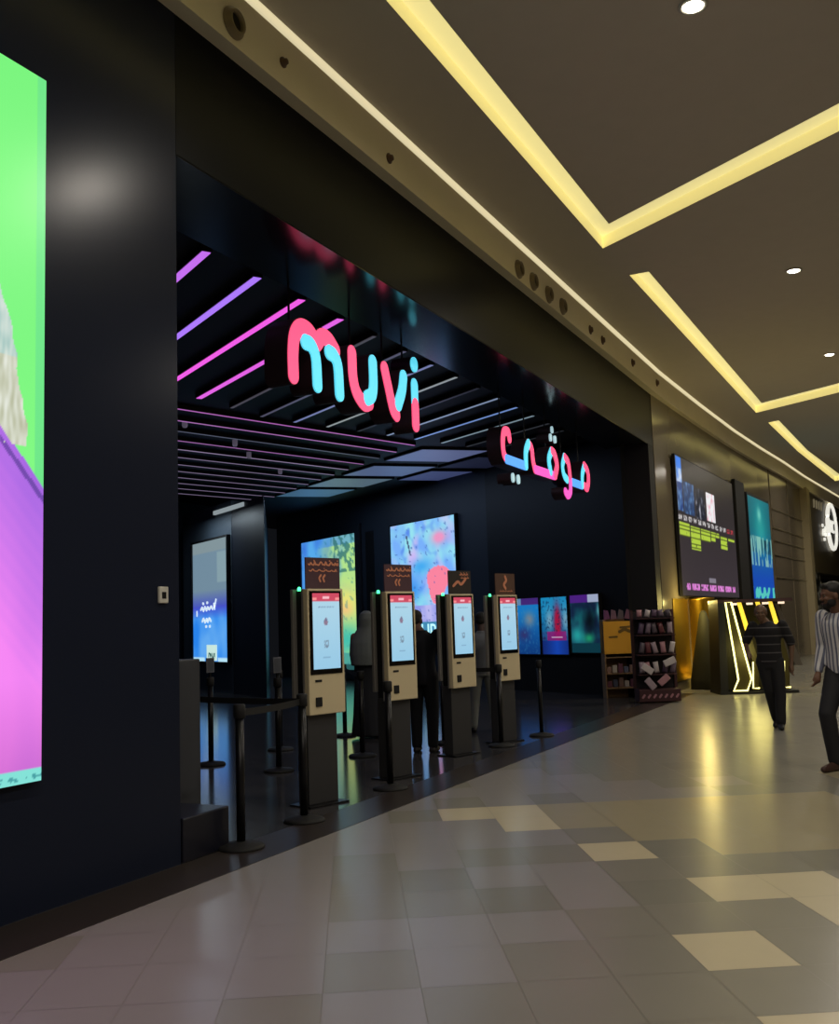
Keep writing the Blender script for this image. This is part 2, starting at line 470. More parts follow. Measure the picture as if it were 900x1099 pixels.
# ------------------------------------------------------------------ near wall: LED screen, reader, plinth
LEDX0, LEDX1, LEDZ0, LEDZ1 = 1.6, 4.265, .73, 4.85
t = thing('led_wall_screen', 'giant portrait LED screen on black wall with green picture and purple dress', 'screen', (LEDX0, WY, LEDZ0))
link('cabinet', BX((0, -.05, 0), (LEDX1-LEDX0, 0, LEDZ1-LEDZ0)), M_matte, t)
def led(u, v):
    x = LEDX0+u*(LEDX1-LEDX0); z = LEDZ0+v*(LEDZ1-LEDZ0)
    if z < .80:
        c = (130, 225, 215)
        if .745 < z < .775 and noise.noise(Vector((x*30, z*40, 1))) > .1: c = (70, 160, 165)
        return c
    edge = 2.70-(x-3.97)*1.15 if x > 3.7 else 3.0
    edge += .035*math.sin((x+z)*60)
    hx = 4.14-(z-2.68)*.19+.03*noise.noise(Vector((x*8, z*9, 3)))
    if z > 2.6 and z < 3.75 and x < hx-max(0, z-3.3)*.3 and z > edge-.06:
        n = noise.noise(Vector((x*40, z*9, 5)))
        base = (150, 190, 185) if z > 3.1 else (176, 180, 150)
        return mix(base, (232, 236, 226), .5+.6*n)
    if z < edge:
        d = (edge-z)
        c = mix((168, 104, 228), (246, 134, 244), d/1.2)
        c = mix(c, (214, 112, 214), max(0, (1.3-z)/.5))
        fold = noise.noise(Vector((x*3, z*1.3, 7)))
        c = mix(c, (120, 70, 200), .35*fold)
        if d < .1 and math.sin((x+z)*60) < -.2 and x > 3.95: c = mix(c, (60, 40, 120), .5)
        return c
    c = mix((134, 252, 134), (112, 240, 120), .5+.5*noise.noise(Vector((x*.8, z*.7, 2))))
    if x > 4.2: c = mix(c, (104, 226, 138), .8)
    return c
picture('display', .02, LEDX1-LEDX0, .0, LEDZ1-LEDZ0, -.052, led, 300, 420, M_scr, t)
t = thing('access_reader', 'small white card reader with dark window on black wall beside the opening', 'card reader', (5.345, WY, 1.72))
link('faceplate', BX((-.045, -.02, 0), (.045, 0, .11)), M_white, t, bevel=.006)
link('reader_window', BX((-.02, -.023, .03), (.02, -.019, .075)), M_dark, t, bevel=.002)
o = link('low_plinth', BX((5.53, 4.50, 0), (6.04, 5.0, .29)), mat('navy_black_plinth', (20, 22, 36), .35), bevel=.01)
tag(o, 'low dark box standing against the end of near black wall', 'plinth')
o = link('side_panel', BX((6.5, 5.42, 0), (6.9, 5.7, 1.3)), mat('grey_side_panel', (64, 66, 72), .5), bevel=.01)
tag(o, 'grey chest-high panel behind the low dark box', 'panel')

# ------------------------------------------------------------------ interior shell
A58 = math.radians(58); D58 = Vector((math.cos(A58), math.sin(A58), 0)); N58 = Vector((D58.y, -D58.x, 0))   # N58 points out of the room
A17 = math.radians(-17); D17 = Vector((math.cos(A17), math.sin(A17), 0))
IZ = 5.2
struct('ceiling_shop', BX((-3, 5.4, IZ), (34, 21, IZ+.3)), M_matte)
def wallseg(name, p0, L, z0, z1, m, th=.2):
    p0 = Vector(p0); a = p0; b = p0+D58*L
    bm = prism(bmesh.new(), [a+W3*z0, b+W3*z0, b+N58*th+W3*z0, a+N58*th+W3*z0], (0, 0, z1-z0))
    return struct(name, bm, m)
BW = Vector((20.2, 5.86, 0))
wallseg('wall_poster', BW+D58*(-.95), 4.6, 0, IZ, mat('black_back_wall', (11, 13, 22), .5))
wallseg('wall_poster_left', BW+D58*3.65, 12, 0, IZ, mat('slate_back_wall', (46, 54, 66), .5))
S2 = Vector((20.5, 15.1, 0))
wallseg('wall_blue_poster', S2, 3.6, 0, 4.75, M_dim, .25)
bm = prism(bmesh.new(), [S2-D58*.02, Vector((19.3, 13.3, 0)), Vector((26.6, 18.2, 0)), Vector((24.5, 18.4, 0))], (0, 0, 4.6))
struct('wall_block', bm, M_blackwall)
struct('wall_shop_rear', BX((-3, 18.5, 0), (27, 18.7, IZ)), M_blackwall)
struct('wall_shop_left', BX((-3.2, WY+.5, 0), (-3, 18.5, IZ)), M_blackwall)
# dark band on the wall between the two tall posters
o = link('wall_recess_strip', BX((0, -.04, 0), (.5, 0, 4.2)), M_matte); o.rotation_euler = (0, 0, A58)
o.location = BW+D58*9.05+W3*.0; tag(o, 'dark upright strip on grey wall right of the yellow-green poster', 'wall panel')

# ceiling light bars
cols = [(196, 110, 238), (172, 120, 250), (240, 92, 228), (226, 96, 226)]
def dim_end(k):
    return [((92, 88, 100), .5), ((96, 94, 118), .6), ((150, 160, 220), .5), ((176, 186, 190), .55), ((60, 60, 74), .4),
            ((150, 170, 205), .6), ((130, 165, 235), .65), ((150, 175, 190), .55), ((70, 74, 82), .4), ((60, 64, 70), .35)][k-4]
ordn = ['first', 'second', 'third', 'fourth', 'fifth', 'sixth', 'seventh', 'eighth', 'ninth', 'tenth', 'eleventh', 'twelfth', 'thirteenth', 'fourteenth']
def bar(p, d, L, wd, m, label, grp, name='ceiling_light_bar'):
    t = thing(name, label, 'light bar', p, math.atan2(d.y, d.x), grp)
    link('housing', BX((0, -wd/2-.012, -.07), (L, wd/2+.012, 0)), M_matte, t)
    link('diffuser', BX((.01, -wd/2, -.078), (L-.01, wd/2, -.069)), m, t)
for k in range(14):
    x0 = 7.57+.84*k
    if k < 4: c, s = cols[k], 1.0
    else: c, s = dim_end(k)
    m = mat('bar_light_%d' % k, (20, 20, 22), .4, emit=c, strength=s)
    # ends short of the first of the fine bars
    y_end = 10.15-.30*(x0-12.85+2.2)
    L = max(1.5, (min(10.1, y_end)-5.82)/math.sin(math.radians(59)))
    L = min(L, 4.6) if k < 6 else L
    bar((x0, 5.82, IZ), Vector((math.cos(math.radians(59)), math.sin(math.radians(59)), 0)), L, .085 if k < 4 else .05, m,
        '%s slanting light bar in the shop ceiling, %s from the near black wall' % ('bright violet' if k < 4 else 'dim', ordn[k]), 'slanting ceiling light bars')
for k in range(12):
    off = 13.79+.78*k
    n17 = Vector((.292, .956, 0))
    # right end on the edge line of the tile ceiling
    e0 = Vector((18.26, 8.92, 0)); de = Vector((math.cos(math.radians(54)), math.sin(math.radians(54)), 0))
    s_e = (off-e0.dot(n17))/de.dot(n17); e = e0+de*s_e
    L = 7.6+.25*k
    c = [(208, 120, 214), (200, 130, 210), (96, 100, 120), (186, 120, 196), (172, 150, 190)][k] if k < 5 else (150, 132, 168)
    m = mat('fine_bar_light_%d' % k, (20, 20, 22), .4, emit=c, strength=.62)
    bar((e-D17*L)+W3*IZ, D17, L, .035, m, 'fine ceiling light line behind the slanting bars, %s counted from the mall side' % ordn[k], 'fine ceiling light lines')

# square ceiling panels
def panel(c, w, d, col, label):
    t = thing('ceiling_panel', label, 'ceiling panel', (c[0], c[1], IZ), A58, 'pale square ceiling panels')
    sh = Matrix(((1, math.cos(math.radians(75)), 0, 0), (0, math.sin(math.radians(75)), 0, 0), (0, 0, 1, 0), (0, 0, 0, 1)))
    link('frame', BX((-w/2-.04, -d/2-.04, -.05), (w/2+.04, d/2+.04, 0), sh), M_matte, t)
    link('diffuser', BX((-w/2, -d/2, -.056), (w/2, d/2, -.049), sh), mat('panel_light', (120, 130, 150), .4, emit=col, strength=.42), t)
panel((23.25, 14.35), 1.5, 1.45, (84, 128, 160), 'pale blue square ceiling panel, farthest left of the back row')
panel((22.15, 12.65), 1.5, 1.45, (112, 138, 150), 'grey-green square ceiling panel, second from left in the back row')
panel((21.05, 10.95), 1.5, 1.45, (110, 130, 176), 'blue-grey square ceiling panel, third from left in the back row')
panel((19.75, 9.1), 1.5, 1.45, (120, 132, 184), 'lilac-blue square ceiling panel nearest the curved-script sign')
panel((22.55, 10.3), 1.5, 1.3, (84, 96, 148), 'dim blue ceiling panel against the wall above the tall bright poster')
panel((21.35, 8.6), 1.5, 1.3, (36, 40, 66), 'darkest ceiling panel, tucked behind the curved-script sign')
o = link('ceiling_linear_lamp', BX((0, -.06, -.1), (2.0, .06, 0)), mat('cool_lamp', (180, 190, 190), .4, emit=(150, 162, 166), strength=.8))
o.location = (20.02, 14.33, 4.60); o.rotation_euler = (0, 0, A58)
tag(o, 'short pale linear lamp on top of the dark block beside blue poster', 'light bar')

# little spot heads between the bars
for i, (x, y) in enumerate([(15.9, 11.6), (17.2, 12.2), (13.9, 11.2), (19.4, 12.9)]):
    o = link('track_spot', lathe(bmesh.new(), [(.05, 0), (.05, -.1), (.035, -.13)], 16), mat('pale_spot_head', (170, 160, 180), .4, emit=(90, 84, 100), strength=.6), smooth=True)
    o.location = (x, y, IZ); tag(o, 'small round ceiling spot between the fine light lines, %s' % ('over the first kiosk', 'over the second kiosk', 'closest to near wall', 'farthest back')[i], 'ceiling spot', 'ceiling spots')

for x, y, e in ((23.25, 14.35, 14), (22.15, 12.65, 14), (21.05, 10.95, 12), (19.75, 9.1, 10), (14.5, 7.4, 10), (10.8, 7.6, 8), (15.5, 12.5, 12)):  # fill added to brighten the shop; some hang under panels, others under none
    l = bpy.data.lights.new('shop_fill_glow', 'AREA'); l.shape = 'SQUARE'; l.size = 1.45; l.energy = e; l.color = (.55, .72, 1)
    q = bpy.data.objects.new('shop_fill_glow', l); COL.objects.link(q); q.location = (x, y, IZ-.1); q.rotation_euler = (0, 0, A58)
l = bpy.data.lights.new('linear_wash', 'AREA'); l.shape = 'RECTANGLE'; l.size = 2; l.size_y = .1; l.energy = 26; l.color = (.75, .9, 1)
q = bpy.data.objects.new('linear_wash', l); COL.objects.link(q); q.location = (20.2, 15.9, 4.45); q.rotation_euler = (0, 0, A58)
# ------------------------------------------------------------------ letters
def letters(root_name, label, cat, loc, glyphs, hw, dep):
    t = thing(root_name, label, cat, loc)
    for nm, strokes in glyphs:
        bm = bmesh.new()
        for s in strokes: ribbon(bm, s[1], hw*(s[2] if len(s) > 2 else 1)*1.03, 0, dep)
        body = link(nm, bm, M_side, t)
        for q, s in enumerate(strokes):
            m = {'P': M_pink, 'C': M_cyan, 'B': M_blue, 'M': M_mag, 'D': M_dot}[s[0]]
            link('lit_face', ribbon(bmesh.new(), s[1], hw*(s[2] if len(s) > 2 else 1)*.94, -.012-.003*q, -.002), m, body)
    # hangers up to the soffit
    return t
def sh(strokes, dx, dz): return [(s[0], [(x-dx, z-dz) for x, z in s[1]], *s[2:]) for s in strokes]
LAT = [('letter_m', [('P', [(8.07, 3.94), (8.07, 4.17), (8.11, 4.35), (8.22, 4.45), (8.37, 4.45), (8.50, 4.37)]),
                     ('P', [(8.51, 4.36), (8.61, 4.45), (8.74, 4.45), (8.87, 4.37)]),
                     ('C', [(8.29, 4.32), (8.40, 4.31), (8.48, 4.20), (8.50, 3.93)], .92),
                     ('C', [(8.74, 4.32), (8.84, 4.30), (8.91, 4.20), (8.93, 3.92)], .92)]),
       ('letter_u', [('P', [(9.22, 4.42), (9.23, 4.17), (9.30, 4.01), (9.46, 3.92), (9.58, 3.95)]),
                     ('C', [(9.68, 4.42), (9.68, 4.18), (9.64, 4.05), (9.53, 3.99)])]),
       ('letter_v', [('P', [(9.96, 4.41), (10.04, 4.22), (10.14, 3.99), (10.22, 3.93)]),
                     ('C', [(10.43, 4.41), (10.38, 4.24), (10.27, 4.06)])]),
       ('letter_i', [('C', [(10.72, 4.37), (10.72, 4.14)]), ('P', [(10.72, 4.13), (10.72, 3.89)]), ('C', [(10.72, 4.62), (10.725, 4.63)])])]
t = letters('cinema_sign', 'pink and cyan lit Latin letter sign hanging over the entrance', 'sign', (8.0, 5.2, 3.85),
            [(n, sh(s, 8.0, 3.85)) for n, s in LAT], .092, .26)
for x in (8.25, 9.45, 10.2, 10.72):
    link('hanger', tube(bmesh.new(), [(x-8, .15, .5), (x-8, .15, 1.08)], .012, 8), M_matte, t)
ARA = [('letter_yeh', [('P', [(13.87, 4.20), (13.83, 4.29), (13.66, 4.27), (13.59, 4.12), (13.61, 3.95), (13.70, 3.88)]),
                       ('B', [(13.70, 3.875), (14.50, 3.875)]), ('C', [(14.53, 3.88), (14.55, 4.10), (14.68, 4.25)]),
                       ('D', [(13.93, 3.64), (13.93, 3.61)], .8), ('D', [(14.15, 3.64), (14.15, 3.61)], .8)]),
       ('letter_veh', [('P', [(14.68, 4.25), (14.83, 4.19), (14.87, 4.0), (14.93, 3.88)]), ('M', [(14.95, 3.875), (15.88, 3.885)]),
                       ('C', [(15.78, 4.28), (15.64, 4.12), (15.70, 3.93)]), ('P', [(15.92, 3.89), (16.04, 4.08), (15.94, 4.25), (15.80, 4.29)]),
                       ('D', [(15.86, 4.66), (15.86, 4.64)], .7), ('D', [(15.76, 4.52), (15.76, 4.49)], .7), ('D', [(15.98, 4.52), (15.98, 4.49)], .7)]),
       ('letter_waw', [('C', [(16.48, 4.28), (16.36, 4.11), (16.42, 3.96), (16.58, 3.90)]), ('P', [(16.50, 4.28), (16.68, 4.21), (16.74, 4.03), (16.75, 3.86)]),
                       ('M', [(16.75, 3.86), (16.72, 3.71), (16.57, 3.63), (16.44, 3.68)])]),
       ('letter_meem', [('B', [(16.84, 3.89), (17.44, 3.89)]), ('C', [(17.46, 3.90), (17.49, 4.10), (17.62, 4.26)]),
                        ('P', [(17.63, 4.28), (17.82, 4.20), (17.85, 4.03), (17.74, 3.88), (17.60, 3.90)])])]
t = letters('cinema_sign', 'smaller pink and cyan sign in curved Arabic script, hanging over the entrance', 'sign', (13.5, 5.2, 3.6),
            [(n, sh(s, 13.5, 3.6)) for n, s in ARA], .075, .22)
for x in (13.85, 14.9, 15.9, 16.7, 17.7):
    link('hanger', tube(bmesh.new(), [(x-13.5, .13, .6), (x-13.5, .13, 1.33)], .012, 8), M_matte, t)

# ------------------------------------------------------------------ posters and screens
def poster(name, label, cat, origin, L, z0, z1, fn, nx, ny, fr=.06, dep=.08, m=None, ang=A58, frm=None):
    """hung on a wall running along ang from origin; local x runs right to left along the wall, seen from -N"""
    t = thing(name, label, cat, (origin[0], origin[1], z0), ang)
    h = z1-z0
    bm = bmesh.new()
    box(bm, (-fr, 0, -fr), (L+fr, dep*.6, h+fr))
    for a, b in (((-fr, 0, -fr), (0, dep, h+fr)), ((L, 0, -fr), (L+fr, dep, h+fr)), ((0, 0, -fr), (L, dep, 0)), ((0, 0, h), (L, dep, h+fr))): box(bm, a, b)
    link('frame', bm, frm or M_matte, t)
    picture('display', 0, L, 0, h, dep*.6+.004, lambda u, v: fn(1-u, v), nx, ny, m or M_scr, t)   # u=0 is the left side as seen
    return t
def p_bright(u, v):      # painterly pale blue with coral shapes
    c = mix((120, 176, 250), (150, 226, 240), .5+fb(u, v, 5, 1))
    c = mix(c, (206, 186, 244), max(0, fb(u, v, 4, 3))*1.6)
    c = mix(c, (90, 140, 235), max(0, fb(u, v, 7, 8)-.25)*2.5)
    c = mix(c, (60, 150, 236), blob(u, v, .33, .42, .12, .10)); c = mix(c, (70, 170, 240), blob(u, v, .48, .62, .16, .06))
    c = mix(c, (236, 150, 196), min(1, 1.3*blob(u, v, .76, .84, .10, .05)))
    k = blob(u, v, .74, .52, .20, .10)+blob(u, v, .70, .38, .10, .09)
    if k > .45: c = (250, 132, 160)
    if v < .30: c = mix((186, 184, 240), (140, 150, 230), .5+fb(u, v, 6, 5))
    if abs(u-(.25+(.92-v)*.35)) < .012 and .72 < v < .9: c = (70, 80, 120)
    if fb(u, v, 26, 4) > .55: c = mix(c, (60, 90, 170), .6)
    if v < .155: c = (64, 136, 176)
    return tuple(k*1.0 for k in c)
def p_green(u, v):       # teal and yellow trees
    c = mix((86, 170, 236), (60, 120, 220), .5+fb(u, v, 4, 2))
    t_ = min(1, max(0, (u-.35)*2.2+fb(u, v, 5, 6)*.6)) * (1 if v < .93 else .4)
    c = mix(c, (176, 226, 140), t_)
    c = mix(c, (236, 226, 120), blob(u, v, .82, .48, .25, .14))
    c = mix(c, (250, 190, 130), .7*blob(u, v, .8, .44, .12, .05))
    c = mix(c, (70, 190, 170), blob(u, v, .8, .22, .3, .12))
    if v < .12: c = mix(c, (60, 150, 150), .8)
    if v < .045: c = (40, 90, 90)
    if u > .6 and v > .72 and fb(u, v, 16, 3) > .0: c = mix(c, (50, 110, 110), .75)
    if fb(u, v, 20, 5) > .45: c = mix(c, (40, 120, 150), .35)
    return c
def p_blue(u, v):        # silver-to-blue board with white script
    c = mix((40, 130, 236), (96, 168, 240), .5+fb(u, v, 3, 2))
    if v > .35: c = mix(c, (70, 80, 200), min(1, (v-.35)/.1))
    if v > .45: c = mix((70, 84, 190), (112, 138, 156), min(1, (v-.45)/.14))
    if v > .9: c = (128, 146, 152)
    if .64 < v < .9 and u > .72: c = mix(c, (150, 176, 176), .5)
    if v < .03: c = (180, 225, 245) if u < .35 or u > .7 else c
    return c
def p_cyanfig(u, v):
    c = mix((24, 132, 214), (16, 60, 130), min(1, max(0, (.75-v)*1.3)))
    c = mix(c, (150, 150, 150), .8*blob(u, v, .55, .62, .22, .13)); c = mix(c, (60, 50, 110), .8*blob(u, v, .3, .35, .25, .12))
    if fb(u, v, 14, 3) > .35: c = mix(c, (70, 150, 200), .4)
    if v > .88: c = (74, 44, 130) if u > .22 else (110, 150, 190)
    return c
def p_red(u, v):
    c = mix((30, 150, 206), (14, 44, 100), min(1, max(0, (.8-v)*1.1)))
    c = mix(c, (150, 190, 210), .8*max(blob(u, v, .3, .6, .13, .18), blob(u, v, .9, .6, .12, .2)))
    c = mix(c, (176, 26, 70), min(1, 1.5*blob(u, v, .6, .55, .12, .28)))
    if fb(u, v, 16, 9) > .3: c = mix(c, (20, 40, 80), .6)
    if .24 < v < .4: c = mix(c, (170, 22, 120), .75 if abs(u-.55) < .35 else .1)
    if .285 < v < .31 and abs(u-.55) < .2: c = (225, 190, 225)
    if v < .235: c = mix((24, 74, 190), (20, 40, 110), abs(u-.55)*1.6)
    return c
def p_teal(u, v):
    c = mix((20, 40, 70), (24, 100, 110), max(0, .3+fb(u, v, 4, 7)))
    c = mix(c, (40, 170, 170), blob(u, v, .2, .3, .25, .18)); c = mix(c, (40, 200, 130), .8*blob(u, v, .6, .25, .15, .08))
    c = mix(c, (6, 12, 20), .9*blob(u, v, .65, .55, .2, .2)); c = mix(c, (120, 220, 220), .7*blob(u, v, .95, .72, .06, .12))
    if v < .17: c = (14, 60, 74)
    if v > .87: c = (84, 36, 140) if u < .6 else (176, 188, 220)
    return c
def on_wall(base, s): return base+D58*s
def wall_s(P): return (Vector((P[0], P[1], 0))-BW).dot(D58)
NIN = -N58
def hang(base, s): p = base+D58*s+NIN*.005; return (p.x, p.y)
# local +y of an object turned to A58 points to (-sin, cos) = into the room
a, b = wall_s((22.78, 9.98)), wall_s((24.44, 12.65))
t = poster('poster_screen', 'tall bright painterly poster screen in pale blue and coral behind the second and third kiosks', 'screen', hang(BW, a), b-a, 1.1, 4.19, p_bright, 70, 110, .03, .1)
M_cy = mat('pale_cyan_letters', (190, 250, 255), .4, emit=(190, 246, 250), strength=1.1)
M_navy = mat('navy_letters', (40, 80, 160), .4, emit=(40, 90, 170), strength=.6)
TURN = Matrix.Rotation(PI, 4, 'Z') @ UPRIGHT
text('lettering', 'UP', .58, Matrix.Translation((b-a-1.78, .08, .04)) @ TURN, M_cy, t)
a, b = wall_s((25.5, 14.35)), wall_s((27.4, 17.4))
poster('poster_screen', 'tall yellow-green and blue poster screen with trees behind the first kiosk', 'screen', hang(BW, a), b-a, .3, 4.22, p_green, 60, 110, .25, .1, frm=mat('slate_poster_frame', (40, 46, 54), .5))
t = poster('poster_screen', 'blue and silver poster screen with white script beyond the queue posts', 'screen', hang(S2, .12), 2.5, .77, 3.86, p_blue, 40, 80, .05, .1)
M_wh = mat('white_script', (240, 245, 250), .4, emit=(214, 232, 246), strength=.9)
bm = bmesh.new()
for pts in ([(0, 0), (.1, .05), (.2, -.03), (.3, .06), (.42, -.02), (.5, .05), (.62, 0), (.75, .06), (.86, .0)], [(.1, -.30), (.2, -.24), (.3, -.33), (.42, -.25), (.5, -.32), (.6, -.24), (.72, -.30)],
            [(1.0, .05), (1.1, .22)], [(.95, .12), (1.0, .0)], [(-.3, -.14), (-.3, -.05)], [(.15, .16), (.2, .15)], [(.45, .17), (.5, .17)], [(.35, -.44), (.4, -.44)], [(.62, -.44), (.66, -.44)]):
    ribbon(bm, [(2.0-x-.1, 1.33+z) for x, z in pts], .035, .066, .075)
link('script', bm, M_wh, t)
wb = link('white_logo_square', BX((.78, .064, .02), (1.5, .07, .42)), mat('white_square', (240, 250, 245), .4, emit=(206, 236, 226), strength=.9), t)
bm = bmesh.new()
for pts in ([(1.35, .12), (1.33, .2), (1.27, .2), (1.25, .12)], [(1.25, .12), (1.2, .2), (1.15, .12)], [(1.1, .2), (1.07, .12), (1.0, .12), (.98, .2)], [(.92, .2), (.92, .12)]):
    ribbon(bm, pts, .018, .072, .078)
link('logo_strokes', bm, mat('dark_teal_print', (40, 90, 90), .5, emit=(50, 110, 110), strength=.5), wb)
for (x0, y0), (x1, y1), fn, lab, zz in (((21.12, 7.34), (21.56, 8.04), p_cyanfig, 'blue poster screen with pale figure, left of the low row of three', (.80, 2.02)),
                                  ((20.62, 6.54), (21.09, 7.29), p_red, 'poster screen with red figure and magenta title, middle of the low row of three', (.80, 2.01)),
                                  ((20.10, 5.70), (20.58, 6.47), p_teal, 'dark teal poster screen with purple top band, right of the low row of three', (.84, 2.02))):
    a, b = wall_s((x0, y0)), wall_s((x1, y1))
    t = poster('poster_screen', lab, 'screen', hang(BW, a), b-a, zz[0], zz[1], fn, 44, 64, .02, .09, m=screen_mat('lit_display_dim', .75))
    t['group'] = 'low row of film posters'
# black counter front below the trio
a = wall_s((20.1, 5.7)); b = wall_s((21.6, 8.1))
o = link('low_wall_panel', BX((0, 0, 0), (b-a, .06, .74)), M_matte); o.location = (*hang(BW, a), 0); o.rotation_euler = (0, 0, A58)
tag(o, 'matte black panel on the wall under the low row of three posters', 'wall panel')

# ------------------------------------------------------------------ ticket kiosks
def k_screen(u, v):
    if v > .885:
        c = (206, 74, 98)
        if .93 < v < .965 and .38 < u < .62: c = (250, 190, 200)
        if .905 < v < .935 and (u < .14 or u > .86): c = (250, 150, 150)
        return c
    c = mix((150, 200, 228), (176, 214, 232), v)
    if .81 < v < .83 and .2 < u < .8 and int(u*40) % 3: c = (120, 150, 180)
    if (u-.48)**2+((v-.62)*1.6)**2 < .006: c = (110, 120, 150) if fb(u, v, 30, 1) > 0 else (150, 120, 140)
    if abs(u-.48) < .09 and abs(v-.33) < .05 and fb(u, v, 22, 2) > -.1: c = (120, 140, 160)
    if .14 < v < .155 and .35 < u < .62: c = (130, 170, 200)
    return c
def ar_squiggle(bm, x, z, w, h, y, seed, t=.006):
    r = random.Random(seed); u = x
    while u < x+w:
        L = min(r.uniform(.03, .07), x+w-u+.01)
        pts = [(u, z+r.uniform(0, h*.3)), (u+L*.35, z), (u+L*.7, z+r.uniform(.3, 1)*h), (u+L, z+r.uniform(0, .2)*h)]
        ribbon(bm, pts, t, y, y+.003)
        if r.random() < .6: ribbon(bm, [(u+L*.4, z+h*1.25), (u+L*.45, z+h*1.25)], t*.9, y, y+.003)
        u += L+.012
def kiosk(x, y, label, kind=0):
    t = thing('ticket_kiosk', label, 'ticket kiosk', (x, y, 0), A17, 'self-service ticket kiosks')
    Wd = .42
    link('pedestal', BX((.02, .045, .015), (.36, .18, .80)), M_kdark, t, bevel=.006)
    link('foot_plate', BX((-.03, -.03, 0), (.42, .25, .015)), M_dark, t, bevel=.004)
    fb_ = link('front_casing', BX((0, -.01, .775), (Wd, .05, 1.865)), M_kcream, t, bevel=.008)
    link('bezel', BX((.018, -.017, 1.12), (Wd-.03, -.009, 1.845)), M_glass, fb_, bevel=.003)
    picture('touch_screen', .05, Wd-.055, 1.165, 1.825, -.0185, k_screen, 36, 60, M_scr, fb_)
    link('receipt_slot', BX((.07, -.014, 1.055), (.145, -.009, 1.075)), M_matte, fb_)
    link('card_reader', BX((.07, -.022, .845), (.14, -.009, .925)), M_matte, fb_, bevel=.004)
    link('side_strip', BX((-.004, .05, .775), (.045, .068, 1.865)), M_kgrey, t)
    link('core', BX((.03, .068, .80), (Wd-.03, .175, 1.85)), M_matte, t)
    link('rear_casing', BX((-.01, .175, .86), (Wd, .212, 1.865)), M_kgrey, t, bevel=.006)
    link('status_lamp', lathe(bmesh.new(), [(.016, 1.85), (.016, 1.875), (.008, 1.885)], 14, (.02, .12, 0)), M_green, t, smooth=True)
    tp = link('topper_sign', BX((.0, .005, 1.866), (Wd-.02, .018, 2.14)), M_topper if kind < 2 else (mat('dark_topper', (52, 46, 42), .6) if kind == 2 else mat('brown_topper', (96, 68, 54), .6)), t)
    bm = bmesh.new()
    if kind < 2:
        ar_squiggle(bm, .03, 2.075, .34, .03, .0, 3, .007); ar_squiggle(bm, .04, 2.02, .31, .02, .0, 5, .005)
        for q in (.165, .21): ribbon(bm, [(q, 1.93), (q-.012, 1.96), (q+.008, 1.985)], .009, 0, .003)
    elif kind == 2:
        ar_squiggle(bm, .2, 2.09, .15, .02, .0, 7, .006); ribbon(bm, [(.08, 1.96), (.16, 2.01), (.22, 1.98), (.3, 2.04)], .016, 0, .003); ar_squiggle(bm, .22, 2.05, .13, .015, .0, 8, .005)
    else:
        ribbon(bm, [(.2, 1.95), (.17, 2.0), (.22, 2.05), (.2, 2.1)], .018, 0, .003); ar_squiggle(bm, .08, 1.91, .25, .015, .0, 8, .004)
    link('topper_lettering', bm, M_orange, tp)
    return t
kiosk(7.525, 4.755, 'nearest ticket kiosk, in front of the yellow-green poster, plum topper card', 0)
kiosk(9.055, 4.79, 'second ticket kiosk from the left, just left of the bright blue poster', 1)
kiosk(10.82, 4.88, 'third ticket kiosk from the left, with a dark topper card and orange marks', 2)
kiosk(12.09, 4.80, 'farthest ticket kiosk, with a brown topper card, left of the low posters', 3)

# ------------------------------------------------------------------ queue posts and belts
def post(x, y, label, z=1.0, r=.031):
    t = thing('queue_post', label, 'queue post', (x, y, 0), 0, 'queue barrier posts')
    link('base', lathe(bmesh.new(), [(.165, 0), (.165, .012), (.15, .028), (.06, .04), (.035, .05)], 32), M_rubber, t, smooth=True)
    link('pole', lathe(bmesh.new(), [(r, .045), (r, z-.1)], 20), M_dark, t, smooth=True)
    link('belt_head', lathe(bmesh.new(), [(r+.006, z-.10), (r+.012, z-.095), (r+.012, z-.01), (r+.004, z)], 20), M_rubber, t, smooth=True)
    return t
def belt(p, q, label, z=.94, sag=.01, z2=None):
    p, q = Vector((*p, 0)), Vector((*q, 0)); d = (q-p); L = d.length; n = 10; z2 = z if z2 is None else z2
    bm = bmesh.new(); A = []
    side = Vector((-d.y, d.x, 0)).normalized()*.0015
    for i in range(n+1):
        s = i/n; c = p+d*s; zz = z*(1-s)+z2*s-sag*4*s*(1-s)
        A.append([bm.verts.new(Vector((c.x, c.y, 0))+sg*side+W3*(zz+h)) for sg, h in ((-1, -.025), (1, -.025), (1, .025), (-1, .025))])
    for a, b in zip(A, A[1:]):
        for k in range(4): bm.faces.new((a[k], a[(k+1) % 4], b[(k+1) % 4], b[k]))
    bm.faces.new(A[0][::-1]); bm.faces.new(A[-1])
    for v in bm.verts: v.co -= Vector((p.x, p.y, 0))
    o = link('barrier_belt', bm, M_rubber); o.location = (p.x, p.y, 0)
    tag(o, label, 'barrier belt', 'queue barrier belts')
PA, PB, PC, PD, PE = (6.04, 4.40), (7.02, 4.50), (9.63, 7.42), (9.36, 6.31), (11.01, 7.39)
PF, PG, PH, PI_, PJ, PK = (12.58, 7.36), (10.65, 6.00), (8.61, 4.56), (11.98, 5.55), (11.86, 4.72), (13.01, 4.60)
post(*PA, 'nearest black queue post, beside the low dark box')
post(*PB, 'black queue post standing in front of the nearest ticket kiosk')
tc_ = post(*PC, 'black queue post in front of the blue poster, farthest left')
td_ = post(*PD, 'black queue post with a small framed notice on top, left of the nearest kiosk')
post(*PE, 'black queue post just behind the post with the framed notice')
post(*PF, 'black queue post seen between first and second kiosk, farther one')
post(*PG, 'black queue post between first and second kiosk beside woman in grey')
post(*PH, 'black queue post standing in front of the second ticket kiosk')
post(*PI_, 'black queue post partly hidden behind the third ticket kiosk')
post(*PJ, 'black queue post standing in front of the farthest ticket kiosk')
